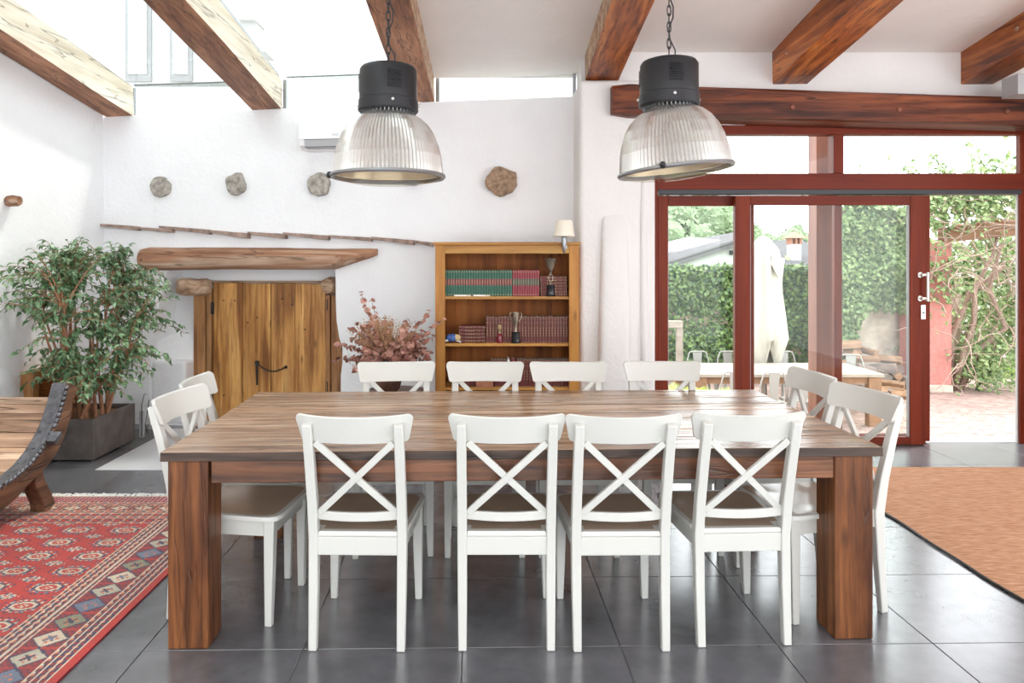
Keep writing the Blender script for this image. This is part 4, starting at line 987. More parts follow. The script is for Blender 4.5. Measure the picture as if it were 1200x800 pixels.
for k in range(88):
    a = random.uniform(0, 2*pi); el = random.uniform(.15, 1.35); L = random.uniform(.20, .40)
    if k == 0: a, el, L = 2.75, 1.22, .56
    if k == 1: a, el, L = 2.5, 1.3, .50
    if k == 2: a, el, L = .1, .98, .50
    if k == 3: a, el, L = -.1, .75, .52
    d = Vector((cos(a)*cos(el), sin(a)*cos(el)*.8, sin(el))); p0 = Vector((cos(a)*.04, sin(a)*.04, .22)); pts = []
    for q in range(7):
        u = q/6; pts.append(p0+d*L*u+Vector((0, 0, -.13*u*u*(1-sin(el)*.6)+.03*u)))
    stm.sweep(pts, .0018, 4)
    for q in range(18):
        u = .32+.68*q/17; i = min(5, int(u*6)); pt = pts[i].lerp(pts[i+1], u*6-i)
        if random.random() < .15: continue
        r = random.uniform(.016, .027); side_ = Vector((random.gauss(0, 1), random.gauss(0, 1), random.gauss(0, 1))).normalized()
        n_ = (side_+d*.7).normalized(); ax = n_.cross(Vector((0, 0, 1)) if abs(n_.z) < .9 else Vector((1, 0, 0))).normalized(); bx_ = n_.cross(ax); c = pt+side_*.016
        vs = [c+n_*.004]+[c+ax*r*cos(pi*j/3.5)+bx_*r*.85*sin(pi*j/3.5) for j in range(7)]
        lf_.add(vs, [(0, 1+j, 1+(j+1) % 7) for j in range(7)])
for k in range(150):
    a = random.uniform(0, 2*pi); el = random.uniform(.7, 1.5); L = random.uniform(.24, .36); d = Vector((cos(a)*cos(el)-.12, sin(a)*cos(el)-.25, sin(el)))
    p0 = Vector((0, -.02, .22)); p1 = p0+d*L; sp.sweep([p0, p1], .0010, 3)
    for q in range(6): sp.blob(p1-d*.02*q+Vector((random.gauss(0, .009), random.gauss(0, .009), 0)), .0042, 1, 0, 4, 3)
tag(lf_.build('dried_leaves', 'eucal', t), kind='stuff'); stm.build('stems', 'twig', t); tag(sp.build('dried_sprigs', 'dried', t), 'pale brown fine dried sprigs', kind='stuff')

# ------------------------------------------------------------------ ficus in planter
t = thing('planter_box', 'low square dark concrete planter box in the left corner', 'planter', (0, 0, 0))
px0, px1, py0, py1, ph = -3.475, -2.885, 5.255, 5.88, .308
th = .028
G().box(px0, px1, py0, py0+th, .012, ph).build('wall_panel', 'concrete', t, bev=.003); G().box(px0, px1, py1-th, py1, .012, ph).build('wall_panel', 'concrete', t, bev=.003)
G().box(px0, px0+th, py0+th, py1-th, .012, ph).build('wall_panel', 'concrete', t, bev=.003); G().box(px1-th, px1, py0+th, py1-th, .012, ph).build('wall_panel', 'concrete', t, bev=.003)
G().box(px0+.03, px1-.03, py0+.03, py1-.03, 0, .02).build('base', 'black', t)
t2 = G(); nn = 14
for i in range(nn+1):
    for j in range(nn+1): t2.v.append((px0+th+(px1-px0-2*th)*i/nn, py0+th+(py1-py0-2*th)*j/nn, ph-.035+.02*mnoise.noise(Vector((i*.9, j*.9, 1)))))
for i in range(nn):
    for j in range(nn): t2.f.append((i*(nn+1)+j, (i+1)*(nn+1)+j, (i+1)*(nn+1)+j+1, i*(nn+1)+j+1)); t2.m.append(0)
t2.build('soil', 'soil', t)
fc = thing('weeping_fig', 'bushy weeping fig with many thin trunks and glossy green leaves', 'plant', (0, 0, 0))
random.seed(5)
tr = G(); tops = []
for k in range(26):
    cx_ = (-3.20 if k % 2 else -3.02)+random.gauss(0, .05); cy_ = 5.50+random.gauss(0, .08); z0 = ph-.04
    lx, ly = random.gauss(0, .10)+(-.02 if k % 2 else .05), random.gauss(0, .12)-.05; h_ = random.uniform(.45, 1.0); pts = []
    for q in range(8):
        u = q/7; pts.append((cx_+lx*u**1.5+.025*sin(u*5+k), cy_+ly*u+.025*cos(u*4+k*2), z0+h_*u))
    pts = [(max(p[0], -3.44), p[1], p[2]) for p in pts]
    tr.sweep(pts, [.014*(1-.55*q/7) for q in range(8)], 6); tops.append([Vector(p) for p in pts])
tr.build('trunks', 'bark', fc, 'auto')
lobes = [((72, 335), 36, 34, 5.25), ((42, 315), 34, 28, 5.1), ((40, 355), 36, 28, 5.05), ((95, 300), 34, 24, 5.5), ((72, 290), 22, 14, 5.45), ((135, 320), 30, 26, 5.55), ((165, 335), 26, 26, 5.6),
         ((100, 350), 45, 30, 5.3), ((75, 395), 40, 32, 5.15), ((130, 390), 42, 34, 5.25), ((168, 410), 32, 40, 5.5), ((150, 440), 36, 30, 5.35), ((62, 430), 36, 26, 5.1), ((105, 440), 34, 26, 5.15), ((160, 370), 30, 26, 5.6), ((140, 295), 24, 16, 5.6), ((182, 340), 20, 30, 5.6)]
leafpos = []; tw = G()
for k in range(370):
    (lc, rx, rz, Y) = lobes[k % len(lobes)]
    th_ = random.uniform(0, 2*pi); rr = math.sqrt(random.random())
    tx_, tz_ = X(lc[0]+rx*rr*cos(th_), Y), Z(lc[1]-rz*rr*sin(th_), Y); ty_ = Y+random.gauss(0, .13)
    tx_ = max(tx_, -3.43); ty_ = min(ty_, 5.95)
    tgt = Vector((tx_, ty_, tz_)); best = min((p for st_ in tops for p in st_[2:] if p.z < tz_+.05), key=lambda p: (p-tgt).length+.25*random.random(), default=tops[0][2])
    up_ = Vector((0, 0, .10+.05*random.random())); pts = []
    for q in range(7):
        u = q/6; p = best.lerp(tgt, u)+up_*4*u*(1-u)*.55; p.x = max(p.x, -3.45); pts.append(p)
    tw.sweep(pts, [.0035-.0024*q/6 for q in range(7)], 4)
    L = (tgt-best).length; nl = 11
    for q in range(nl):
        u = 1-(q/nl)*min(.9, .30/max(L, .1)); i = min(5, int(u*6)); pt = pts[i].lerp(pts[i+1], u*6-i)
        dr_ = (tgt-best).normalized(); leafpos.append((pt, dr_))
tw.build('twigs', 'bark', fc)
def leafmesh(L=.058, W=.026):
    g = G(); rows = [(0, 0, 0), (.25, .75, .004), (.5, 1, .006), (.75, .6, 0), (1, 0, -.012)]
    vs = [(0, 0, 0)]; 
    for (u, w_, z) in rows[1:4]: vs += [(u*L, -w_*W/2, z+.003), (u*L, 0, z-.002), (u*L, w_*W/2, z+.003)]
    vs.append((L, 0, -.014))
    fs = [(0, 1, 2), (0, 2, 3), (1, 4, 5, 2), (2, 5, 6, 3), (4, 7, 8, 5), (5, 8, 9, 6), (7, 10, 8), (8, 10, 9)]
    return vs, fs
LV, LF = leafmesh()
lm = G().add(LV, LF).build('leaf', 'leaf', fc, True)
rest = G(); cnt = 0
leafpos.sort(key=lambda q: q[0].y)
for k, (p, d) in enumerate(leafpos):
    az = random.uniform(0, 2*pi); dirv = (Vector((cos(az), sin(az)*.9, random.uniform(-1.5, -.1)))+d*.7).normalized()
    nrm = Vector((random.gauss(0, .45), random.gauss(-.35, .45), 1)).normalized(); nrm = (nrm-dirv*nrm.dot(dirv)).normalized(); bvec = nrm.cross(dirv)
    s = random.uniform(.7, 1.25); mt = Matrix(((dirv.x*s, bvec.x*s, nrm.x*s, p.x), (dirv.y*s, bvec.y*s, nrm.y*s, p.y), (dirv.z*s, bvec.z*s, nrm.z*s, p.z), (0, 0, 0, 1)))
    if (mt @ Vector(LV[-1])).x < -3.48: continue
    if k % 9 == 0 and cnt < 300 or k < 60:
        o = lm if cnt == 0 else copyobj(lm); o.matrix_basis = mt; cnt += 1
    else: rest.add([mt @ Vector(v) for v in LV], LF)
tag(rest.build('foliage', 'leaf', fc, True), kind='stuff')

# radiator cover on the left wall, cable beside planter
t = thing('radiator_cover', 'slim wooden louvred box on the left wall behind the fig', 'radiator cover', (-3.49, 5.36, 0))
zt = Z(438, 5.4); zb_ = zt-.34
G().box(.002, .10, 0, .02, zb_, zt).build('end_panel', 'doorf', t, bev=.003); G().box(.002, .10, .62, .64, zb_, zt).build('end_panel', 'casex', t, bev=.003)
G().box(.002, .105, 0, .64, zt, zt+.018).build('top_panel', 'casex', t, bev=.003)
for a, c, d, e in ((.02, .07, zb_, zt), (.57, .62, zb_, zt), (.07, .57, zt-.05, zt), (.07, .57, zb_, zb_+.05)): G().box(.08, .10, a, c, d, e).build('frame_rail', 'casex', t, bev=.002)
for k in range(11): G().box(-.012, .012, .07, .57, -.002, .002, mat=Matrix.Translation((.086, 0, zb_+.06+k*.022)) @ Matrix.Rotation(.6, 4, 'Y')).build('slat', 'caseback', t)
G().box(.002, .04, .02, .62, zb_, zt).build('back_panel', 'black', t)
g = G(); s0 = (X(168, 5.98), 5.98, .36); g.sweep([(X(172, 6.35), 6.35, .30), (X(169, 6.1), 6.1, .34), (X(166, 5.95), 5.95, .28), (X(166, 5.95), 5.95, .02), (X(169, 6), 6.0, .008)], .0032, 8)
g.sweep([(X(176, 6.35), 6.33, .25), (X(172, 6.2), 6.2, .14), (X(170, 6.1), 6.1, .08), (X(172, 6.1), 6.12, .008)], .0032, 8)
o = g.build('power_cable', 'blackmet', None, True); tag(o, 'black cable hanging behind the right corner of the planter box', 'cable')
o = G().box(0, .035, 0, .03, 0, .22).build('power_adapter', 'plasticg', bev=.004); o.location = (X(163, 5.97), 5.97, 0.001); tag(o, 'slim grey box standing behind the planter box corner', 'box')
# switch + log stub on the left wall
t = thing('wall_switch', 'small white switch high on the left wall under the beam', 'switch', (-3.49, 6.40, Z(151.5, 6.45)))
G().box(.0, .008, -.05, .05, -.05, .05).build('plate', 'plastic', t, bev=.003); G().box(.008, .013, -.03, .03, -.035, .035).build('rocker', 'plastic', t, bev=.002)
t = thing('wall_peg', 'short weathered wooden peg sticking out of the left wall', 'peg', (-3.49, 5.22, Z(235, 5.15)))
logmesh((0, 0, 0), (.10, -.02, .005), .042, .038, 'log', 'peg_body', t, 12, 6, .15, 1, 3)

# ------------------------------------------------------------------ threshing sled
t = thing('sled_table', 'old upturned wooden threshing sled used as a low table on the red rug', 'table', (0, 0, 0))
prof = [(2.55, .262), (3.2, .262), (3.55, .262), (3.74, .268), (3.89, .288), (4.02, .325), (4.12, .375), (4.20, .435), (4.27, .51), (4.33, .61), (4.385, .725)]
XR, XL = -2.55, -3.40
def interp(pr, n):
    d = [0]
    for i in range(1, len(pr)): d.append(d[-1]+math.hypot(pr[i][0]-pr[i-1][0], pr[i][1]-pr[i-1][1]))
    out = []
    for k in range(n+1):
        s = d[-1]*k/n; i = 0
        while i < len(d)-2 and d[i+1] < s: i += 1
        u = (s-d[i])/(d[i+1]-d[i]); out.append((pr[i][0]+(pr[i+1][0]-pr[i][0])*u, pr[i][1]+(pr[i+1][1]-pr[i][1])*u))
    return out, d[-1]
pts_, tot = interp(prof, 120)
def nrm_at(i):
    a = pts_[max(i-1, 0)]; c = pts_[min(i+1, len(pts_)-1)]; dy, dz = c[0]-a[0], c[1]-a[1]; l = math.hypot(dy, dz); return (-dz/l, dy/l)
bounds = [0, 14, 27, 40, 52, 62, 70, 77, 84, 90, 96, 102, 109, 115]
for k in range(len(bounds)-1):
    i0, i1 = bounds[k], bounds[k+1]; g = G(); nseg = 3; vs = []
    dz_ = random.uniform(-.004, .002)
    for q in range(nseg+1):
        i = i0+(i1-i0)*q/nseg; i = int(round(i)); (y, z) = pts_[i]; n_ = nrm_at(i)
        sh = .004 if q == 0 else (-.004 if q == nseg else 0)
        for xx in (XL, XR-.03):
            vs += [(xx, y+sh-n_[0]*(.012-dz_), z-n_[1]*(.012-dz_)), (xx, y+sh-n_[0]*.042, z-n_[1]*.042)]
    fs = []
    for q in range(nseg):
        a = q*4; fs += [(a, a+2, a+6, a+4), (a+1, a+5, a+7, a+3), (a, a+4, a+5, a+1), (a+2, a+3, a+7, a+6)]
    fs += [(0, 1, 3, 2), (nseg*4, nseg*4+2, nseg*4+3, nseg*4+1)]
    g.add(vs, fs).build('plank', 'sled', t, bev=.004)
def railx(x0, x1, up_, dn, mat, name, i0=0, i1=120, step=3, wav=0):
    g = G(); vs = []; idx = list(range(i0, i1+1, step))
    for i in idx:
        (y, z) = pts_[i]; n_ = nrm_at(i); d = dn+(wav*abs(sin(i*.11)) if wav else 0)
        for (xx, off) in ((x0, up_), (x1, up_), (x1, -d), (x0, -d)): vs.append((xx, y+n_[0]*off, z+n_[1]*off))
    L = len(idx)
    g.add(vs, [(i*4+j, i*4+(j+1) % 4, (i+1)*4+(j+1) % 4, (i+1)*4+j) for i in range(L-1) for j in range(4)]+[(0, 1, 2, 3), tuple((L-1)*4+j for j in range(4))])
    return g.build(name, mat, t, bev=.004)
railx(XR-.035, XR, 0, .085, 'sledside', 'side_board', wav=.03); railx(XL-.03, XL+.005, 0, .085, 'sledside', 'side_board', wav=.03)
railx(XR-.11, XR-.035, -.001, .011, 'band', 'edge_strap')
railx(XR-.042, XR-.022, .005, -.0005, 'band', 'edge_strap')
g = G()
for k in range(58):
    i = int(round(118*k/57)); (y, z) = pts_[i]; n_ = nrm_at(i)
    g.blob((XR-.009, y+n_[0]*.004, z+n_[1]*.004), (.014, .016, .016), k, .25, 8, 6)
for k in range(16):
    i = 4+k*7; (y, z) = pts_[i]; n_ = nrm_at(i); g.blob((XR-.085+.02*(k % 2), y, z), (.008, .008, .005), k, .1, 8, 5)
tag(g.build('studs', 'band', t, True), kind='stuff')
for y0 in (4.19, 2.85):
    for xx in (XR-.06, XL+.06):
        g = G(); s = 1 if y0 > 3.5 else -1; zt_ = .30 if y0 > 3.5 else .22
        g.sweep([(xx, y0-.10*s, zt_), (xx-.005, y0-.05*s, .18), (xx, y0-.0*s, .09), (xx, y0+.03*s, .012)], [(.045, .045), (.042, .042), (.043, .043), (.046, .05)], 4, up=(1, 0, 0)); g.build('leg', 'sledside', t, bev=.008)
(y, z) = (4.16, .435)
g = G().box(-.008, .05, -.04, .04, -.018, .018, mat=Matrix.Translation((XR+.005, y+.02, z)) @ Matrix.Rotation(.55, 4, 'X')); g.build('lug', 'band', t, bev=.004)

# ------------------------------------------------------------------ red rug with knotted pattern
RX1, RY1 = -1.488, 4.455; RW, RL = 1.93, 2.75; RX0 = RX1-RW; RY0 = RY1-RL; CS = .0068
nx, ny = int(RW/CS), int(RL/CS)
CR = (.62, .50, .36); RD = (.47, .024, .012); RDk = (.30, .02, .02); NV = (.035, .03, .075); OR = (.56, .16, .07); GR = (.22, .22, .13); BL = (.13, .16, .22); WN = (.13, .02, .03)
def gul(u, v, big):   # motif centred at 0,0 (metres)
    a, c = abs(u)/1.05, abs(v)/1.12
    if big:
        o_ = max(a/.066, c/.040, (a/.066+c/.040)*.72)
        if o_ < .35: return CR if (int((u+1)/.012)+int((v+1)/.012)) % 2 else RD
        if o_ < .55: return RD
        if o_ < .8: return CR
        if o_ < .95: return NV
        if o_ < 1.55 and (int((u+1)/.013) % 2) and (int((v+1)/.011) % 2): return NV if o_ > 1.25 else CR
        if o_ < 1.3 and int((u+1)/.0135) % 3 == 0: return BL
        return None
    o_ = (a/.055+c/.034)
    if o_ < .3: return OR
    if o_ < .75: return CR if (int((u+1)/.0136)+int((v+1)/.0136)) % 2 else BL
    if o_ < 1.0 and int((u+1)/.0136) % 2: return CR
    if o_ < 1.25 and int((v+1)/.0136) % 2 and int((u+1)/.02) % 2: return NV
    return None
def band_line(d):     # d = distance from the outer edge of the long border
    if d < .034: return RD
    if d < .040: return WN
    return False
def rugcol(x, y):
    dx = min(x-RX0, RX1-x); dy = min(y-RY0, RY1-y)
    if dx < .385 and (dy > dx*0+.0) and (dx < dy-.06 or dy > .47):
        d = dx; s = y
        if d < .034: return RD
        for k in (.040, .066, .092, .118, .275, .300, .328, .356, .380):
            if abs(d-k) < .0036: return CR
        if d < .118 or d > .275:
            kk = int(d/.026); q = (s+kk*.02) % .048
            if q < .018: return RDk if kk % 2 else OR
            if q < .028: return CR if abs((d % .026)-.013) < .005 else NV
            return NV if kk % 2 else WN
        c = d-.1965; v = ((s+.5*0) % .135)-.0675; k = int(s/.135) % 4
        o_ = abs(c)/.070+abs(v)/.066
        if o_ < .55:
            if abs(abs(c)-abs(v)) < .008: return NV if k % 2 else BL
            return [CR, GR, BL, (.45, .42, .33)][k] if (int((c+1)/.0136)+int((v+1)/.0136)) % 3 else OR
        if o_ < .95: return [CR, GR, BL, (.42, .38, .28)][k]
        if o_ < 1.08: return NV
        if abs(v) > .062: return RD
        return RDk if (int((c+1)/.0136)+int((v+1)/.0136)) % 2 else WN
    if dy < .47:
        d = dy; s = x
        if d < .02: return CR if int(s/.007) % 2 else RDk
        if d < .11: return RD if (int(s/.027)+int(d/.0136)) % 2 else ((.55, .40, .38) if int(s/.0136) % 2 else NV)
        for k in (.118, .142, .166, .262, .288, .312, .360, .384, .45):
            if abs(d-k) < .004: return CR
        if .17 < d < .26:
            v = (s % .14)-.07; c = d-.215; o_ = abs(c)/.04+abs(v)/.06
            if o_ < .5: return RD if (int(s/.0136)) % 2 else CR
            if o_ < .9: return CR
            if o_ < 1.1: return NV
            return OR if int(s/.0136) % 2 else WN
        kk = int(d/.024)
        q = (s+kk*.03) % .06
        return (NV if kk % 2 else WN) if q < .022 else ((CR if q < .028 else RD) if kk % 2 else (RDk if q < .04 else OR))
    # field
    gx, gy = .258, .172; u = x+2.216; v = y-3.89
    a = ((u+gx/2) % gx)-gx/2; c = ((v+gy/2) % gy)-gy/2
    r_ = gul(a, c, True)
    if r_: return r_
    a = (u % gx)-gx/2; c = (v % gy)-gy/2
    r_ = gul(a, c*1.15, False)
    if r_: return r_
    return RD
vs = []; col = []
for j in range(ny+1):
    for i in range(nx+1): vs.append((RX0+RW*i/nx, RY0+RL*j/ny, .009+.0012*mnoise.noise(Vector((i*.05, j*.05, 0)))))
fs = []
for j in range(ny):
    for i in range(nx):
        a = j*(nx+1)+i; fs.append((a, a+1, a+nx+2, a+nx+1)); c = rugcol(RX0+RW*(i+.5)/nx, RY0+RL*(j+.5)/ny); k = random.uniform(.88, 1.1)
        col += [c[0]*k, c[1]*k, c[2]*k, 1]*4
me = bpy.data.meshes.new('rug_pile'); me.from_pydata(vs, [], fs); ca = me.color_attributes.new('pile', 'FLOAT_COLOR', 'CORNER'); ca.data.foreach_set('color', col)
me.materials.append(M['rug'])
rg = thing('persian_rug', 'red patterned wool rug with banded border and fringe under the sled', 'rug', (0, 0, 0))
o = bpy.data.objects.new('rug_pile', me); C.objects.link(o); o.parent = rg
G().box(RX0, RX1, RY0, RY1, .001, .0078).build('rug_backing', 'bred', rg)
g = G()
for k in range(230):
    x = RX0+RW*(k+.5)/230; L = random.uniform(.035, .065)
    g.sweep([(x, RY1-.004, .007), (x+random.gauss(0, .008), RY1+L*.5, .010+random.random()*.008), (x+random.gauss(0, .014), RY1+L, .004)], .0028, 4)
tag(g.build('fringe', 'paper', rg), kind='stuff')
# jute rug
o = thing('jute_rug', 'plain woven tan jute rug on the floor before the glass doors', 'rug')
JX0, JX1, JY0, JY1 = 2.30, 4.9, 1.6, 5.08
g = G(); nn = 40; vs = []
out_ = []
for i in range(nn+1):
    y = JY0+(JY1-JY0)*i/nn; w_ = .006*sin(y*5)+.004*sin(y*13); vs += [(JX0+w_, y, .001), (JX0+w_, y, .012), (JX1, y, .012), (JX1, y, .001)]
g.add(vs, [(i*4+j, i*4+(j+1) % 4, (i+1)*4+(j+1) % 4, (i+1)*4+j) for i in range(nn) for j in range(4)]+[(0, 1, 2, 3), tuple(nn*4+j for j in range(4))])
g.build('rug_field', 'jute', o)
g = G(); g.sweep([(JX0+.006*sin((JY0+(JY1-JY0)*i/nn)*5)+.004*sin((JY0+(JY1-JY0)*i/nn)*13), JY0+(JY1-JY0)*i/nn, .0075) for i in range(nn+1)], .0065, 6); g.build('edge_binding', 'iron', o)

# ------------------------------------------------------------------ outside: the terrace lies lower than the room
GZ = -.85
o = G().box(-8, 40, 6.02, 16.5, GZ-.2, GZ-.012).build('patio', 'sand'); tag(o, kind='structure'); patio = o
bk = G().box(-.105, .105, -.05, .05, -.03, 0).build('brick', 'brick', patio, bev=0)
stuffb = G(); cnt = 0
ang = .10
cand = []
for j in range(0, 64):
    for i in range(-3, 62):
        y = 8.6+j*.108; x = 1.2+i*.218+(.109 if j % 2 else 0)
        xx = x+(y-9)*.06; cand.append((xx, y))
def vis(x, y): px = PX+x/y*F; py = PY+(CH-GZ)/y*F; return px, py
cand.sort(key=lambda c: c[1])
for (x, y) in cand:
    px, py = vis(x, y)
    if px > 1215 or px < 770: continue
    if x > 15.5: continue
    z = GZ+random.uniform(-.003, .004); rz = random.gauss(0, .02)
    if 1080 < px < 1200 and cnt < 280 and py < 520:
        q = bk if cnt == 0 else copyobj(bk); q.location = (x, y, z); q.rotation_euler = (0, 0, rz); cnt += 1
    else: stuffb.box(-.105, .105, -.05, .05, -.03, 0, mat=Matrix.Translation((x, y, z)) @ Matrix.Rotation(rz, 4, 'Z'))
tag(stuffb.build('brick_paving', 'brick', patio), kind='stuff')
# soil/grass beyond
o = G().box(-60, 140, 16.5, 120, GZ-.4, GZ-.05).build('ground', 'hill'); tag(o, kind='structure')
# timber post outside
o = G().box(X(957, 6.25), X(984, 6.25), 6.25, 6.42, GZ, 3.6).build('timber_post', 'post', bev=.006); tag(o, 'reddish square timber post standing outside behind the glass doors', 'post')
# garden wall with ivy
random.seed(11)
HY = 14.0
hd_ = thing('ivy_hedge', 'dense green ivy hedge behind the outdoor table', 'hedge')
hz = Z(314, HY)
G().box(1.5, 6.6, HY+.12, HY+.40, GZ, hz-.08).build('hedge_core', 'branch', hd_)
g = G(); P = []
for k in range(17000):
    x = random.uniform(1.6, 6.62); z = random.uniform(GZ, hz+.03*mnoise.noise(Vector((x*2, 0, 0)))*3)
    y = HY+.08+.12*mnoise.noise(Vector((x*1.5, z*1.5, 0)))+random.uniform(-.06, .06); P.append((x, y, z))
leaves(g, P, .105, nrm=(.0, -1, .45), jitter=.9)
P = [(random.uniform(1.6, 6.62), HY+random.uniform(0, .4), hz+random.uniform(-.08, .06)) for k in range(1600)]
leaves(g, P, .10, nrm=(0, -.4, 1))
tag(g.build('ivy_leaves', 'ivy', hd_), kind='stuff')
# outdoor table and chairs
OT = (4.2, 10.65, GZ)
t = thing('outdoor_table', 'long pale outdoor table on the patio under the folded parasol', 'table', OT)
for k in range(6): G().box(-1.40, 1.38, -.58+k*.193, -.58+k*.193+.185, .70, .745).build('plank', 'gardenw', t, bev=.004)
for sx_ in (-1.2, 1.26):
    for sy_ in (-.5, .5): G().box(sx_-.09, sx_+.09, sy_-.06, sy_+.06, 0, .70).build('leg', 'gardenb', t, bev=.005)
G().box(-1.2, 1.2, -.52, -.48, .60, .70).build('apron', 'gardenb', t); G().box(-1.2, 1.2, .48, .52, .60, .70).build('apron', 'gardenb', t)
def tolix():
    t = thing('metal_chair', 'x', 'chair')
    G().box(-.18, .18, -.18, .18, .44, .455).build('seat', 'tolix', t, bev=.01)
    for sx_ in (-1, 1):
        for sy_ in (-1, 1): G().sweep([(sx_*.16, sy_*.16, .44), (sx_*.215, sy_*.22, 0)], [(.02, .02), (.012, .012)], 4).build('leg', 'tolix', t)
    pts = [(.19*cos(pi*k/12)*1.0, -.17-.05*sin(pi*k/12), .45+.40*min(1, sin(pi*k/12)*1.35)**.8) for k in range(13)]
    G().sweep(pts, .011, 8).build('back_tube', 'tolix', t, True)
    G().hexa([(-.05, -.20, .45), (.05, -.20, .45), (.05, -.19, .45), (-.05, -.19, .45)], [(-.075, -.232, .845), (.075, -.232, .845), (.075, -.222, .845), (-.075, -.222, .845)]).build('back_splat', 'tolix', t)
    return t
tc = tolix(); first = True
for (px, Y, rz, lab) in ((822, 11.60, pi, 'pale metal chair on the far side of the outdoor table, leftmost'), (858, 11.60, pi, 'pale metal chair on the far side of the outdoor table, beside the door stile'), (889, 11.65, pi, 'pale metal chair hidden behind the folded parasol'), (925, 11.6, pi, 'pale metal chair on the far side of the outdoor table, right of the parasol'),
                         (855, 9.78, 0, 'pale metal chair on the near side of the outdoor table, behind the cycad'), (898, 9.74, .1, 'pale metal chair on the near side of the outdoor table, second from the cycad'), (934, 9.78, -.05, 'pale metal chair on the near side of the outdoor table, left of the timber post'), (1000, 11.2, pi*.9, 'pale metal chair at the right end of the outdoor table by the log pile')):
    o = tc if first else dup(tc); first = False
    o.location = (X(px, Y), Y, GZ); o.rotation_euler = (0, 0, rz); o['label'] = lab; o['group'] = 'pale metal chairs around the outdoor table'
# folded parasol
t = thing('parasol', 'tall folded cream parasol standing behind the outdoor table', 'parasol', (X(894, 11.45), 11.45, GZ))
zt_ = Z(277, 11.4)-GZ
G().lathe([(.28, 0), (.28, .05), (.05, .09), (.04, .12)], 20).build('base', 'concrete', t, 'auto'); G().lathe([(.024, .1), (.024, zt_)], 12).build('pole', 'gardenw', t)
g = G(); n = 32; vs = []; lv = [(zt_+.01, .02), (zt_-.04, .10), (zt_-.20, .20), (zt_-.45, .25), (zt_-.9, .24), (zt_-1.3, .27), (zt_-1.62, .30), (zt_-1.9, .22), (zt_-2.03, .15)]
for i, (z, r) in enumerate(lv):
    for j in range(n):
        a = 2*pi*j/n; fold = 1+.24*cos(a*8+i*.18)*min(1, i/2)+.10*mnoise.noise(Vector((cos(a)*2, sin(a)*2, z*2)))
        dz = (.16*sin(a*4+1)+.10*sin(a*3)) if i >= len(lv)-2 else 0
        vs.append((r*fold*cos(a)+.05*(i/8), r*fold*sin(a)*.9, z+dz))
g.add(vs, [(i*n+j, i*n+(j+1) % n, (i+1)*n+(j+1) % n, (i+1)*n+j) for i in range(len(lv)-1) for j in range(n)]+[tuple(range(n))]); g.build('canopy', 'canvas', t, True)
g = G().add([(.05, -.26, zt_-.30), (.30, -.12, zt_-.35), (.22, -.20, zt_-.75), (.02, -.27, zt_-.42), (.05, -.22, zt_-.30), (.30, -.08, zt_-.35), (.22, -.16, zt_-.75), (.02, -.23, zt_-.42)], [(0, 1, 2, 3), (7, 6, 5, 4), (0, 1, 5, 4), (1, 2, 6, 5), (2, 3, 7, 6), (3, 0, 4, 7)]); g.build('canopy_flap', 'canvas', t)
# pale wooden frame on the left
t = thing('wooden_frame', 'pale wooden garden frame before the ivy at the left glass door', 'garden frame', (0, 0, GZ)); Y = 12.8
for px in (745, 797): G().box(X(px-3.5, Y), X(px+3.5, Y), Y, Y+.1, 0, Z(384, Y)-GZ).build('post', 'gardenw', t, bev=.005)
G().box(X(741, Y), X(800, Y), Y-.02, Y+.12, Z(384, Y)-GZ, Z(378, Y)-GZ+.03).build('top_bar', 'gardenw', t, bev=.005)
# cycad in pot
random.seed(3)
cyx, cyy = X(818, 7.6), 7.6
t = thing('cycad', 'bright green cycad with arching fronds in a pot outside the left door', 'plant', (cyx, cyy, GZ))
G().lathe([(.16, 0), (.24, .38), (.26, .40), (.26, .43), (.23, .43), (.2, .36)], 24).build('pot', 'terra', t, 'auto')
G().lathe([(.08, .38), (.10, .50), (.07, .62), (.02, .66)], 12).build('trunk', 'bark', t)
for k in range(22):
    a = k*2.4; el = random.uniform(.45, 1.25); L = random.uniform(.50, .70); g = G(); pts = []
    for q in range(9):
        u = q/8; hh = L*u; pts.append(Vector((cos(a)*cos(el)*hh*1.05, sin(a)*cos(el)*hh*1.05, .62+sin(el)*hh*.85-.16*u*u)))
    g.sweep(pts, .005, 4)
    for q in range(26):
        u = .15+.85*q/25; i = min(7, int(u*8)); pt = pts[i].lerp(pts[i+1], u*8-i); tn = (pts[i+1]-pts[i]).normalized(); sd_ = tn.cross(Vector((0, 0, 1))).normalized(); wv = .15*sin(pi*min(1, u*.93))**.7+.02
        for s in (-1, 1):
            tip = pt+sd_*s*wv+tn*wv*.55+Vector((0, 0, .02)); ww_ = tn*.009
            g.add([pt-ww_, pt+ww_, tip], [(0, 1, 2)])
    g.build('frond', 'lime', t)
# whitewashed stone wall behind the logs
o = thing('stone_wall', 'rough whitewashed stone wall behind the log pile', 'wall')
g = G(); nx_, nz_ = 46, 30; x0, x1, z0, z1 = 6.75, 8.9, GZ, 1.15; vs = []
for j in range(nz_+1):
    for i in range(nx_+1):
        x = x0+(x1-x0)*i/nx_; z = z0+(z1-z0)*j/nz_
        cell = mnoise.noise(Vector((x*3.2, z*3.2, 0)))*.09+mnoise.noise(Vector((x*8, z*8, 2)))*.04; vs.append((x, 13.5+cell, z))
g.add(vs, [(j*(nx_+1)+i, j*(nx_+1)+i+1, (j+1)*(nx_+1)+i+1, (j+1)*(nx_+1)+i) for j in range(nz_) for i in range(nx_)]); g.box(x0, x1, 13.62, 14.0, z0, z1); g.build('wall_face', 'stonew', o, True)
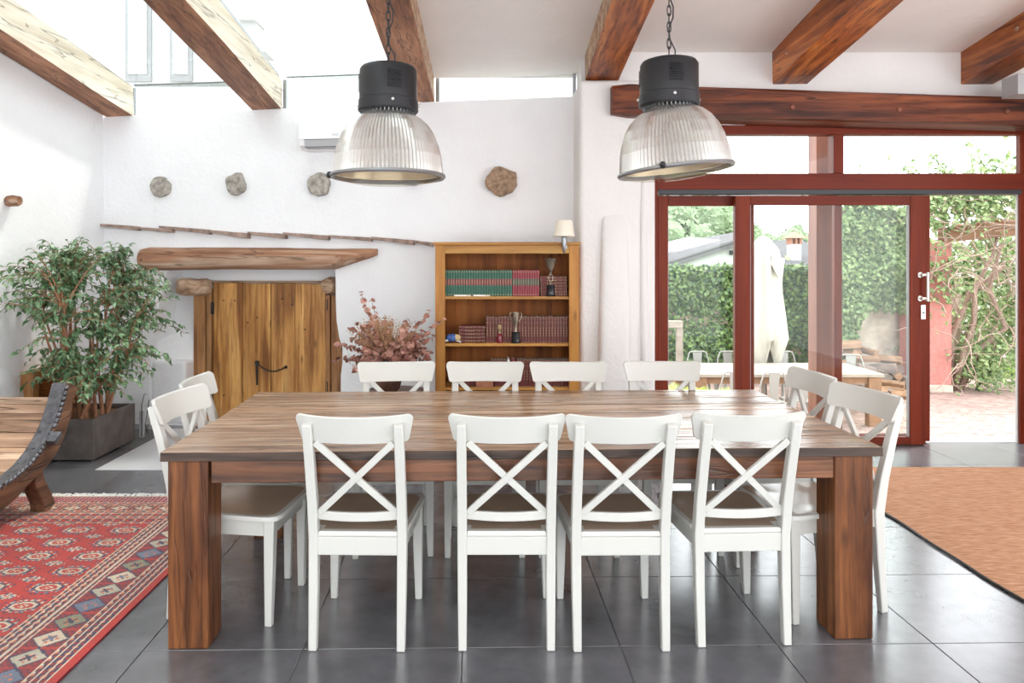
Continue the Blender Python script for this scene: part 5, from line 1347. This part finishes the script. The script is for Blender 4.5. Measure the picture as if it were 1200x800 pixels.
# log pile: each log a thing
random.seed(17)
def firelog(seed, L, r):
    n = 7; g = G(); vs = []; k = [r*random.uniform(.7, 1.25) for _ in range(n)]
    for i in range(4):
        u = i/3; 
        for j in range(n):
            a = 2*pi*j/n; q = k[j]*(1+.1*mnoise.noise(Vector((j, u*3, seed)))); vs.append((L*(u-.5)+random.gauss(0, .008), q*cos(a), q*sin(a)))
    g.add(vs, [(i*n+j, i*n+(j+1) % n, (i+1)*n+(j+1) % n, (i+1)*n+j) for i in range(3) for j in range(n)]+[tuple(range(n))[::-1], tuple(3*n+j for j in range(n))])
    return g
protos = [firelog(k, random.uniform(.34, .48), random.uniform(.065, .10)).build('firewood_log', 'woodlog' if k % 3 else 'woodlogg') for k in range(6)]
used = set(); count = 0
hf = lambda x: GZ+1.12-.50*(x-6.1) # pile height over x
for lay in range(9):
    z = GZ+.085+lay*.125; x = 6.1
    while x < 7.35:
        if z < hf(x)-.02:
            for dep in (0,):
                kk = random.randrange(6); o = protos[kk] if kk not in used else copyobj(protos[kk]); used.add(kk)
                yy_ = 12.45+.07*lay+random.uniform(-.06, .06); end_on = random.random() < .3
                o.location = (x+random.uniform(-.03, .03), yy_+(.1 if end_on else 0), z+random.uniform(-.02, .02)); o.rotation_euler = (random.uniform(0, 6), random.gauss(0, .15), (pi/2 if end_on else 0)+random.gauss(0, .4))
                tag(o, 'split firewood log in the heap against the whitewashed stone wall', 'firewood', 'firewood logs in the heap'); count += 1
            x += .34 if not end_on else .20
        else: x += .2
for k, p in enumerate(protos):
    if k not in used: p.location = (6.5+k*.2, 12.3, GZ+.09); tag(p, 'split firewood log in the heap against the whitewashed stone wall', 'firewood', 'firewood logs in the heap')
for o in [o for o in C.objects if o.name.startswith('firewood_log')][:22]:
    pass
# bottom front row
for k in range(6):
    o = copyobj(protos[k % 6]); o.location = (6.15+k*.22, 12.22+random.uniform(-.05, .05), GZ+.08); o.rotation_euler = (random.uniform(0, 6), 0, random.gauss(0, .5))
    tag(o, 'split firewood log in the heap against the whitewashed stone wall', 'firewood', 'firewood logs in the heap')
# gate pillar, lintel, vines
PYr = 12.76
xr_, xl_ = X(1116, PYr), X(1074, PYr)
t = thing('gate_pillar', 'rough pink rendered pillar outside the open door', 'pillar', (0, 0, 0))
G().box(xl_, xr_, PYr, PYr+.55, GZ, Z(283, PYr)).build('shaft', 'pink', t, bev=.03); G().box(xl_-.01, xr_+.01, PYr-.02, PYr+.57, GZ, GZ+.14).build('footing', 'stonew', t, bev=.02)
t = thing('gate_beam', 'weathered timber resting on the pink pillar under the climbing vine', 'beam')
y0 = PYr+.0
g = G(); a = X(1110, y0); za_ = Z(284, y0)
g.hexa([(a, y0-.02, za_), (11.2, y0-1.2, za_+.35), (11.2, y0-.95, za_+.35), (a, y0+.28, za_)], [(a, y0-.02, za_+.27), (11.2, y0-1.2, za_+.60), (11.2, y0-.95, za_+.60), (a, y0+.28, za_+.27)]); g.build('timber', 'gardenb', t, bev=.01)
for k in range(9):
    u = k/9; x = a+(11.0-a)*u; y = y0+.1-1.1*u; z = za_+.28+.33*u
    G().lathe([(.09, 0), (.10, .36)], 8).build('roof_tile', 'terra', t, mat=Matrix.Translation((x+.1, y-.1, z)) @ Matrix.Rotation(pi/2, 4, 'Y') @ Matrix.Scale(.4, 4, (1, 0, 0)))
vn = thing('climbing_vine', 'sprawling climbing vine with bare twigs over the gate and the pink pillar', 'vine')
random.seed(29); g = G()
for k in range(260):
    x = random.uniform(7.6, 10.2); z = random.uniform(.9, 2.7) if k % 3 else random.uniform(-.4, 1.9); y = 12.4+random.uniform(-.2, .5)-max(0, x-8.5)*.25
    p = Vector((x, y, z)); d = Vector((random.gauss(0, 1), random.gauss(0, .3), random.gauss(0, .7))).normalized(); pts = [p]
    for q in range(5):
        d = (d+Vector((random.gauss(0, .4), random.gauss(0, .2), random.gauss(-.05, .4)))).normalized(); p = p+d*.16; pts.append(p)
    g.sweep(pts, [.009-.001*q for q in range(6)], 4)
tag(g.build('bare_twigs', 'branch', vn), kind='stuff')
for (pp) in ([(8.45, 13.0, GZ), (8.55, 12.9, -.2), (8.75, 12.9, .4), (8.7, 12.8, 1.0), (8.95, 12.7, 1.6), (9.0, 12.6, 2.1)], [(8.55, 13.0, GZ), (8.85, 12.9, -.1), (9.25, 12.8, .3), (8.95, 12.8, 1.0), (9.1, 12.7, 1.8)], [(8.5, 13.1, GZ), (8.4, 13.0, .1), (8.75, 13, .9), (9.3, 12.9, 1.4)]):
    G().sweep(pp, [.06-.007*q for q in range(len(pp))], 8).build('trunk', 'branch', vn, True)
g = G(); P = []
def cl(n, cx_, cy_, cz_, sx_, sy_, sz_): return [(random.gauss(cx_, sx_), random.gauss(cy_, sy_), random.gauss(cz_, sz_)) for _ in range(n)]
P += cl(1500, 8.1, 12.5, 2.55, .5, .25, .22)+cl(1500, 9.6, 12.2, 2.75, .9, .25, .22)+cl(240, 7.95, 12.5, 1.3, .2, .1, .35)+cl(1500, 9.6, 13.2, .3, .5, .3, .55)+cl(700, 8.9, 12.9, -.35, .25, .2, .25)+cl(1500, 10.1, 13, 1.0, .4, .3, .7)
leaves(g, P, .10, nrm=(0, -1, .6)); tag(g.build('vine_leaves', 'vine', vn), kind='stuff')
g = G(); leaves(g, cl(160, 10.0, 12.6, 1.0, .35, .2, .6)+cl(60, 9.9, 12.2, 2.75, .5, .1, .2), .09, nrm=(0, -1, .3)); tag(g.build('white_blossoms', 'petal', vn), kind='stuff')
cr_ = thing('creeper', 'light green creeper cascading over the whitewashed stone wall', 'climber')
g = G(); P = []
for k in range(13000):
    x = random.uniform(6.2, 7.72); zt2 = 2.55+.15*sin(x*3)-(.35 if x < 6.6 else 0); zl = .55+.35*mnoise.noise(Vector((x*1.2, 3, 0)))-(1.3 if x < 6.75 else 0)
    z = zl+(zt2-zl)*random.random()**.85; y = 13.2+.25*mnoise.noise(Vector((x*2, z*2, 5)))-.25*sin((z-zl)/(zt2-zl)*pi)+random.gauss(0, .06); P.append((x, y, z))
leaves(g, P, .09, nrm=(0, -1, .7)); leaves(g, cl(500, 7.3, 13.2, 2.75, .6, .2, .12), .08)
tag(g.build('creeper_leaves', 'vine', cr_), kind='stuff'); G().box(6.3, 7.7, 13.45, 13.7, .9, 2.45).build('creeper_core', 'branch', cr_)
g = G()
for k in range(16):
    x = random.uniform(7.2, 11.2); y = 12.4; z0_ = 2.9; pts = [(x, y, z0_), (x+random.gauss(0, .1), y, z0_+.18), (x+random.gauss(0, .2), y, z0_+random.uniform(.25, .45))]; g.sweep(pts, .008, 4); leaves(g, [pts[1], pts[2]]*4, .09)
tag(g.build('upper_shoots', 'vine', cr_), kind='stuff')
# grass strip beyond
g = G()
for k in range(5000):
    x = random.uniform(8.5, 15); y = random.uniform(14.2, 16.4); h_ = random.uniform(.06, .16); g.add([(x-.012, y, GZ-.02), (x+.012, y, GZ-.02), (x+random.gauss(0, .03), y+random.gauss(0, .03), GZ+h_)], [(0, 1, 2)])
o = g.build('grass', 'grass'); tag(o, 'strip of green grass at the far edge of the patio', 'grass', kind='stuff')
# shrubs behind the gate
random.seed(31)
bsh = thing('garden_shrubs', 'loose green flowering shrub beyond the open doorway', 'shrub'); g = G(); leaves(g, cl(4200, 12.9, 17.3, .9, 1.5, .4, 1.1), .24, nrm=(0, -1, .7)); tag(g.build('shrub_leaves', 'vine', bsh), kind='stuff')
G().sweep([(12.5, 17.3, GZ-.05), (12.4, 17.3, .2), (12.6, 17.3, 1.2)], [.07, .05, .02], 8).build('stem', 'branch', bsh)
g = G(); leaves(g, cl(250, 12.4, 16.7, 1.0, 1.0, .2, .9), .12, nrm=(0, -1, .2)); tag(g.build('white_blossoms', 'petal', bsh), kind='stuff')
# ---------------- neighbouring houses
def unp(px, py, Y): return (X(px, Y), Y, Z(py, Y))
ha = thing('neighbour_house', 'white house with a grey tiled roof above the hedge at left', 'house')
A = Vector(unp(740, 322, 24)); B = Vector(unp(876, 279, 24)); Cc = Vector(unp(876, 272, 31)); D = Vector(unp(738, 296, 31))
E_ = B+Vector((5, 0, -1.6)); nrm_ = (B-A).cross(D-A).normalized()
if nrm_.z < 0: nrm_ = -nrm_
g = G().hexa([A-Vector((0, 0, .15)), B-Vector((0, 0, .15)), Cc-Vector((0, 0, .15)), D-Vector((0, 0, .15))], [A, B, Cc, D]); rf = g.build('roof', 'rooft', ha)
g = G()
for k in range(15):
    u = k/14; a_ = A.lerp(D, u)+Vector((0, 0, .04)); b_ = B.lerp(Cc, u)+Vector((0, 0, .04)); g.sweep([a_, b_], .06, 5)
g.build('tile_ribs', 'rooft', rf)
g = G(); g.add([(A.x+.3, 24.2, GZ), (B.x, 24.2, GZ), (B.x, 24.2, B.z-.15), (A.x+.3, 24.2, A.z-.1), (A.x+.3, 31, GZ), (B.x, 31, GZ), (B.x, 31, Cc.z-.2), (A.x+.3, 31, D.z-.2)], [(0, 1, 2, 3), (4, 5, 6, 7), (0, 1, 5, 4), (1, 2, 6, 5), (2, 3, 7, 6), (3, 0, 4, 7)]); g.build('wall', 'housew', ha)
for px, py in ((789, 305), (857, 296)): G().box(-.06, .06, -.03, .03, -.07, .07).build('vent', 'black', ha, mat=Matrix.Translation(unp(px, py, 24.15)))
hb = thing('neighbour_house', 'low white house with a grey tiled roof and tiled chimney right of the parasol', 'house')
x0, x1 = X(868, 33), X(972, 33)
g = G().hexa([(x0, 31, Z(312, 31)-.1), (x1, 31, Z(312, 31)-.1), (x1, 36, Z(283, 36)-.1), (x0, 36, Z(283, 36)-.1)], [(x0, 31, Z(312, 31)), (x1, 31, Z(312, 31)), (x1, 36, Z(283, 36)), (x0, 36, Z(283, 36))]); rf = g.build('roof', 'rooft', hb)
g = G()
for k in range(26):
    x = x0+(x1-x0)*k/25; g.sweep([(x, 31, Z(312, 31)+.04), (x, 36, Z(283, 36)+.04)], .05, 5)
g.build('tile_ribs', 'rooft', rf); G().box(x0+.2, x1-.2, 31.3, 36, GZ, Z(314, 31)).build('wall', 'housew', hb)
cx_ = X(931, 32); ch_ = bpy.data.objects.new('chimney', None); C.objects.link(ch_); ch_.parent = hb
G().box(cx_-.22, cx_+.22, 31.8, 32.3, Z(312, 32), Z(286, 32)).build('stack', 'housew', ch_)
for a in (-.2, .0, .2): G().box(cx_+a-.05, cx_+a+.05, 31.8, 32.3, Z(286, 32), Z(279, 32)).build('flue', 'terra', ch_)
G().add([(cx_-.42, 31.6, Z(279, 32)), (cx_+.42, 31.6, Z(279, 32)), (cx_+.42, 32.5, Z(279, 32)), (cx_-.42, 32.5, Z(279, 32)), (cx_, 32.05, Z(271, 32))], [(0, 1, 4), (1, 2, 4), (2, 3, 4), (3, 0, 4), (0, 3, 2, 1)]).build('cap', 'terra', ch_)
# hill and trees
random.seed(41)
g = G(); nxh = 40; vs = []
def hz_(x):
    px = PX+x/90*F
    prof_ = [(600, 262), (760, 252), (800, 250), (850, 262), (880, 268), (920, 282), (960, 292), (1100, 296), (1300, 290)]
    for (a, c), (a2, c2) in zip(prof_, prof_[1:]):
        if a <= px <= a2: return Z(c+(c2-c)*(px-a)/(a2-a), 90)
    return Z(290, 90)
for j, (Y, f_) in enumerate(((55, 0), (70, .5), (90, 1), (110, .9))):
    for i in range(nxh+1):
        x = -20+120*i/nxh; vs.append((x, Y, GZ+(hz_(x)-GZ)*f_))
g.add(vs, [(j*(nxh+1)+i, j*(nxh+1)+i+1, (j+1)*(nxh+1)+i+1, (j+1)*(nxh+1)+i) for j in range(3) for i in range(nxh)]); o = g.build('hills', 'hill', None, True); tag(o, kind='structure')
def tree(px, py, Y, r, k, label):
    x, z = X(px, Y), Z(py, Y); t = thing('tree', label, 'tree', (x, Y, z-r*1.4), group='trees on the hill beyond the hedge')
    g = G(); P = []
    for q in range(6):
        c = Vector((random.gauss(0, r*.42), random.gauss(0, r*.3), r*1.0+random.gauss(0, r*.35)))
        for s in range(120): d = Vector((random.gauss(0, 1), random.gauss(0, 1), random.gauss(0, 1))).normalized(); P.append(c+d*r*.5*random.uniform(.75, 1.05))
        g.blob(c, r*.40, q, .3, 7, 5)
    leaves(g, P, r*.17, nrm=(0, -.5, 1)); tag(g.build('crown', 'pine', t), kind='stuff')
    G().sweep([(0, 0, -r*.8), (0, 0, r)], [r*.08, r*.05], 6).build('trunk', 'branch', t)
spots = [(770, 262, 50, 3.2), (786, 256, 52, 3.6), (800, 258, 46, 3.0), (818, 254, 55, 3.6), (835, 262, 48, 3.0), (850, 264, 50, 2.8), (775, 280, 42, 2.2), (862, 272, 52, 2.4), (880, 272, 60, 2.2), (826, 272, 44, 2.2), (808, 272, 42, 2.0)]
for k, (px, py, Y, r) in enumerate(spots): tree(px, py, Y, r, k, 'pale green pine on the hillside behind the grey roof')
t_ = tree(926, 276, 46, 1.5, 20, 'dark round tree behind the tiled chimney')
tree(941, 275, 47, 1.4, 21, 'dark round tree behind the tiled chimney')
o = G().sweep([(X(812, 45), 45, GZ), (X(812, 45), 45, Z(248, 45))], .09, 6).build('utility_pole', 'housew'); tag(o, 'thin pale pole on the hillside among the pines', 'pole')
# taller part of the house seen through the glass roof
fc_ = thing('upper_facade', 'white upper storey wall with tall windows seen through the glass roof', 'building')
FY = 8.6
G().box(-6.5, X(300, FY), FY, FY+.3, 3.0, 8.5).build('wall', 'facade', fc_)
for a, c in ((148, 178), (200, 226)):
    w_ = G().box(X(a, FY), X(c, FY), FY-.03, FY, Z(96, FY), Z(-40, FY)).build('window', 'plasticg', fc_); G().box(X(a+4, FY), X(c-4, FY), FY-.045, FY-.03, Z(88, FY), Z(-30, FY)).build('pane', 'glaze', w_)
for k in range(14):
    z = 3.2+k*.38; G().box(-.10, .10, -.1, .3, 0, .10, mat=Matrix.Translation((X(300, FY)+.28-k*.12, FY, z))).build('eave_tile', 'facade', fc_)
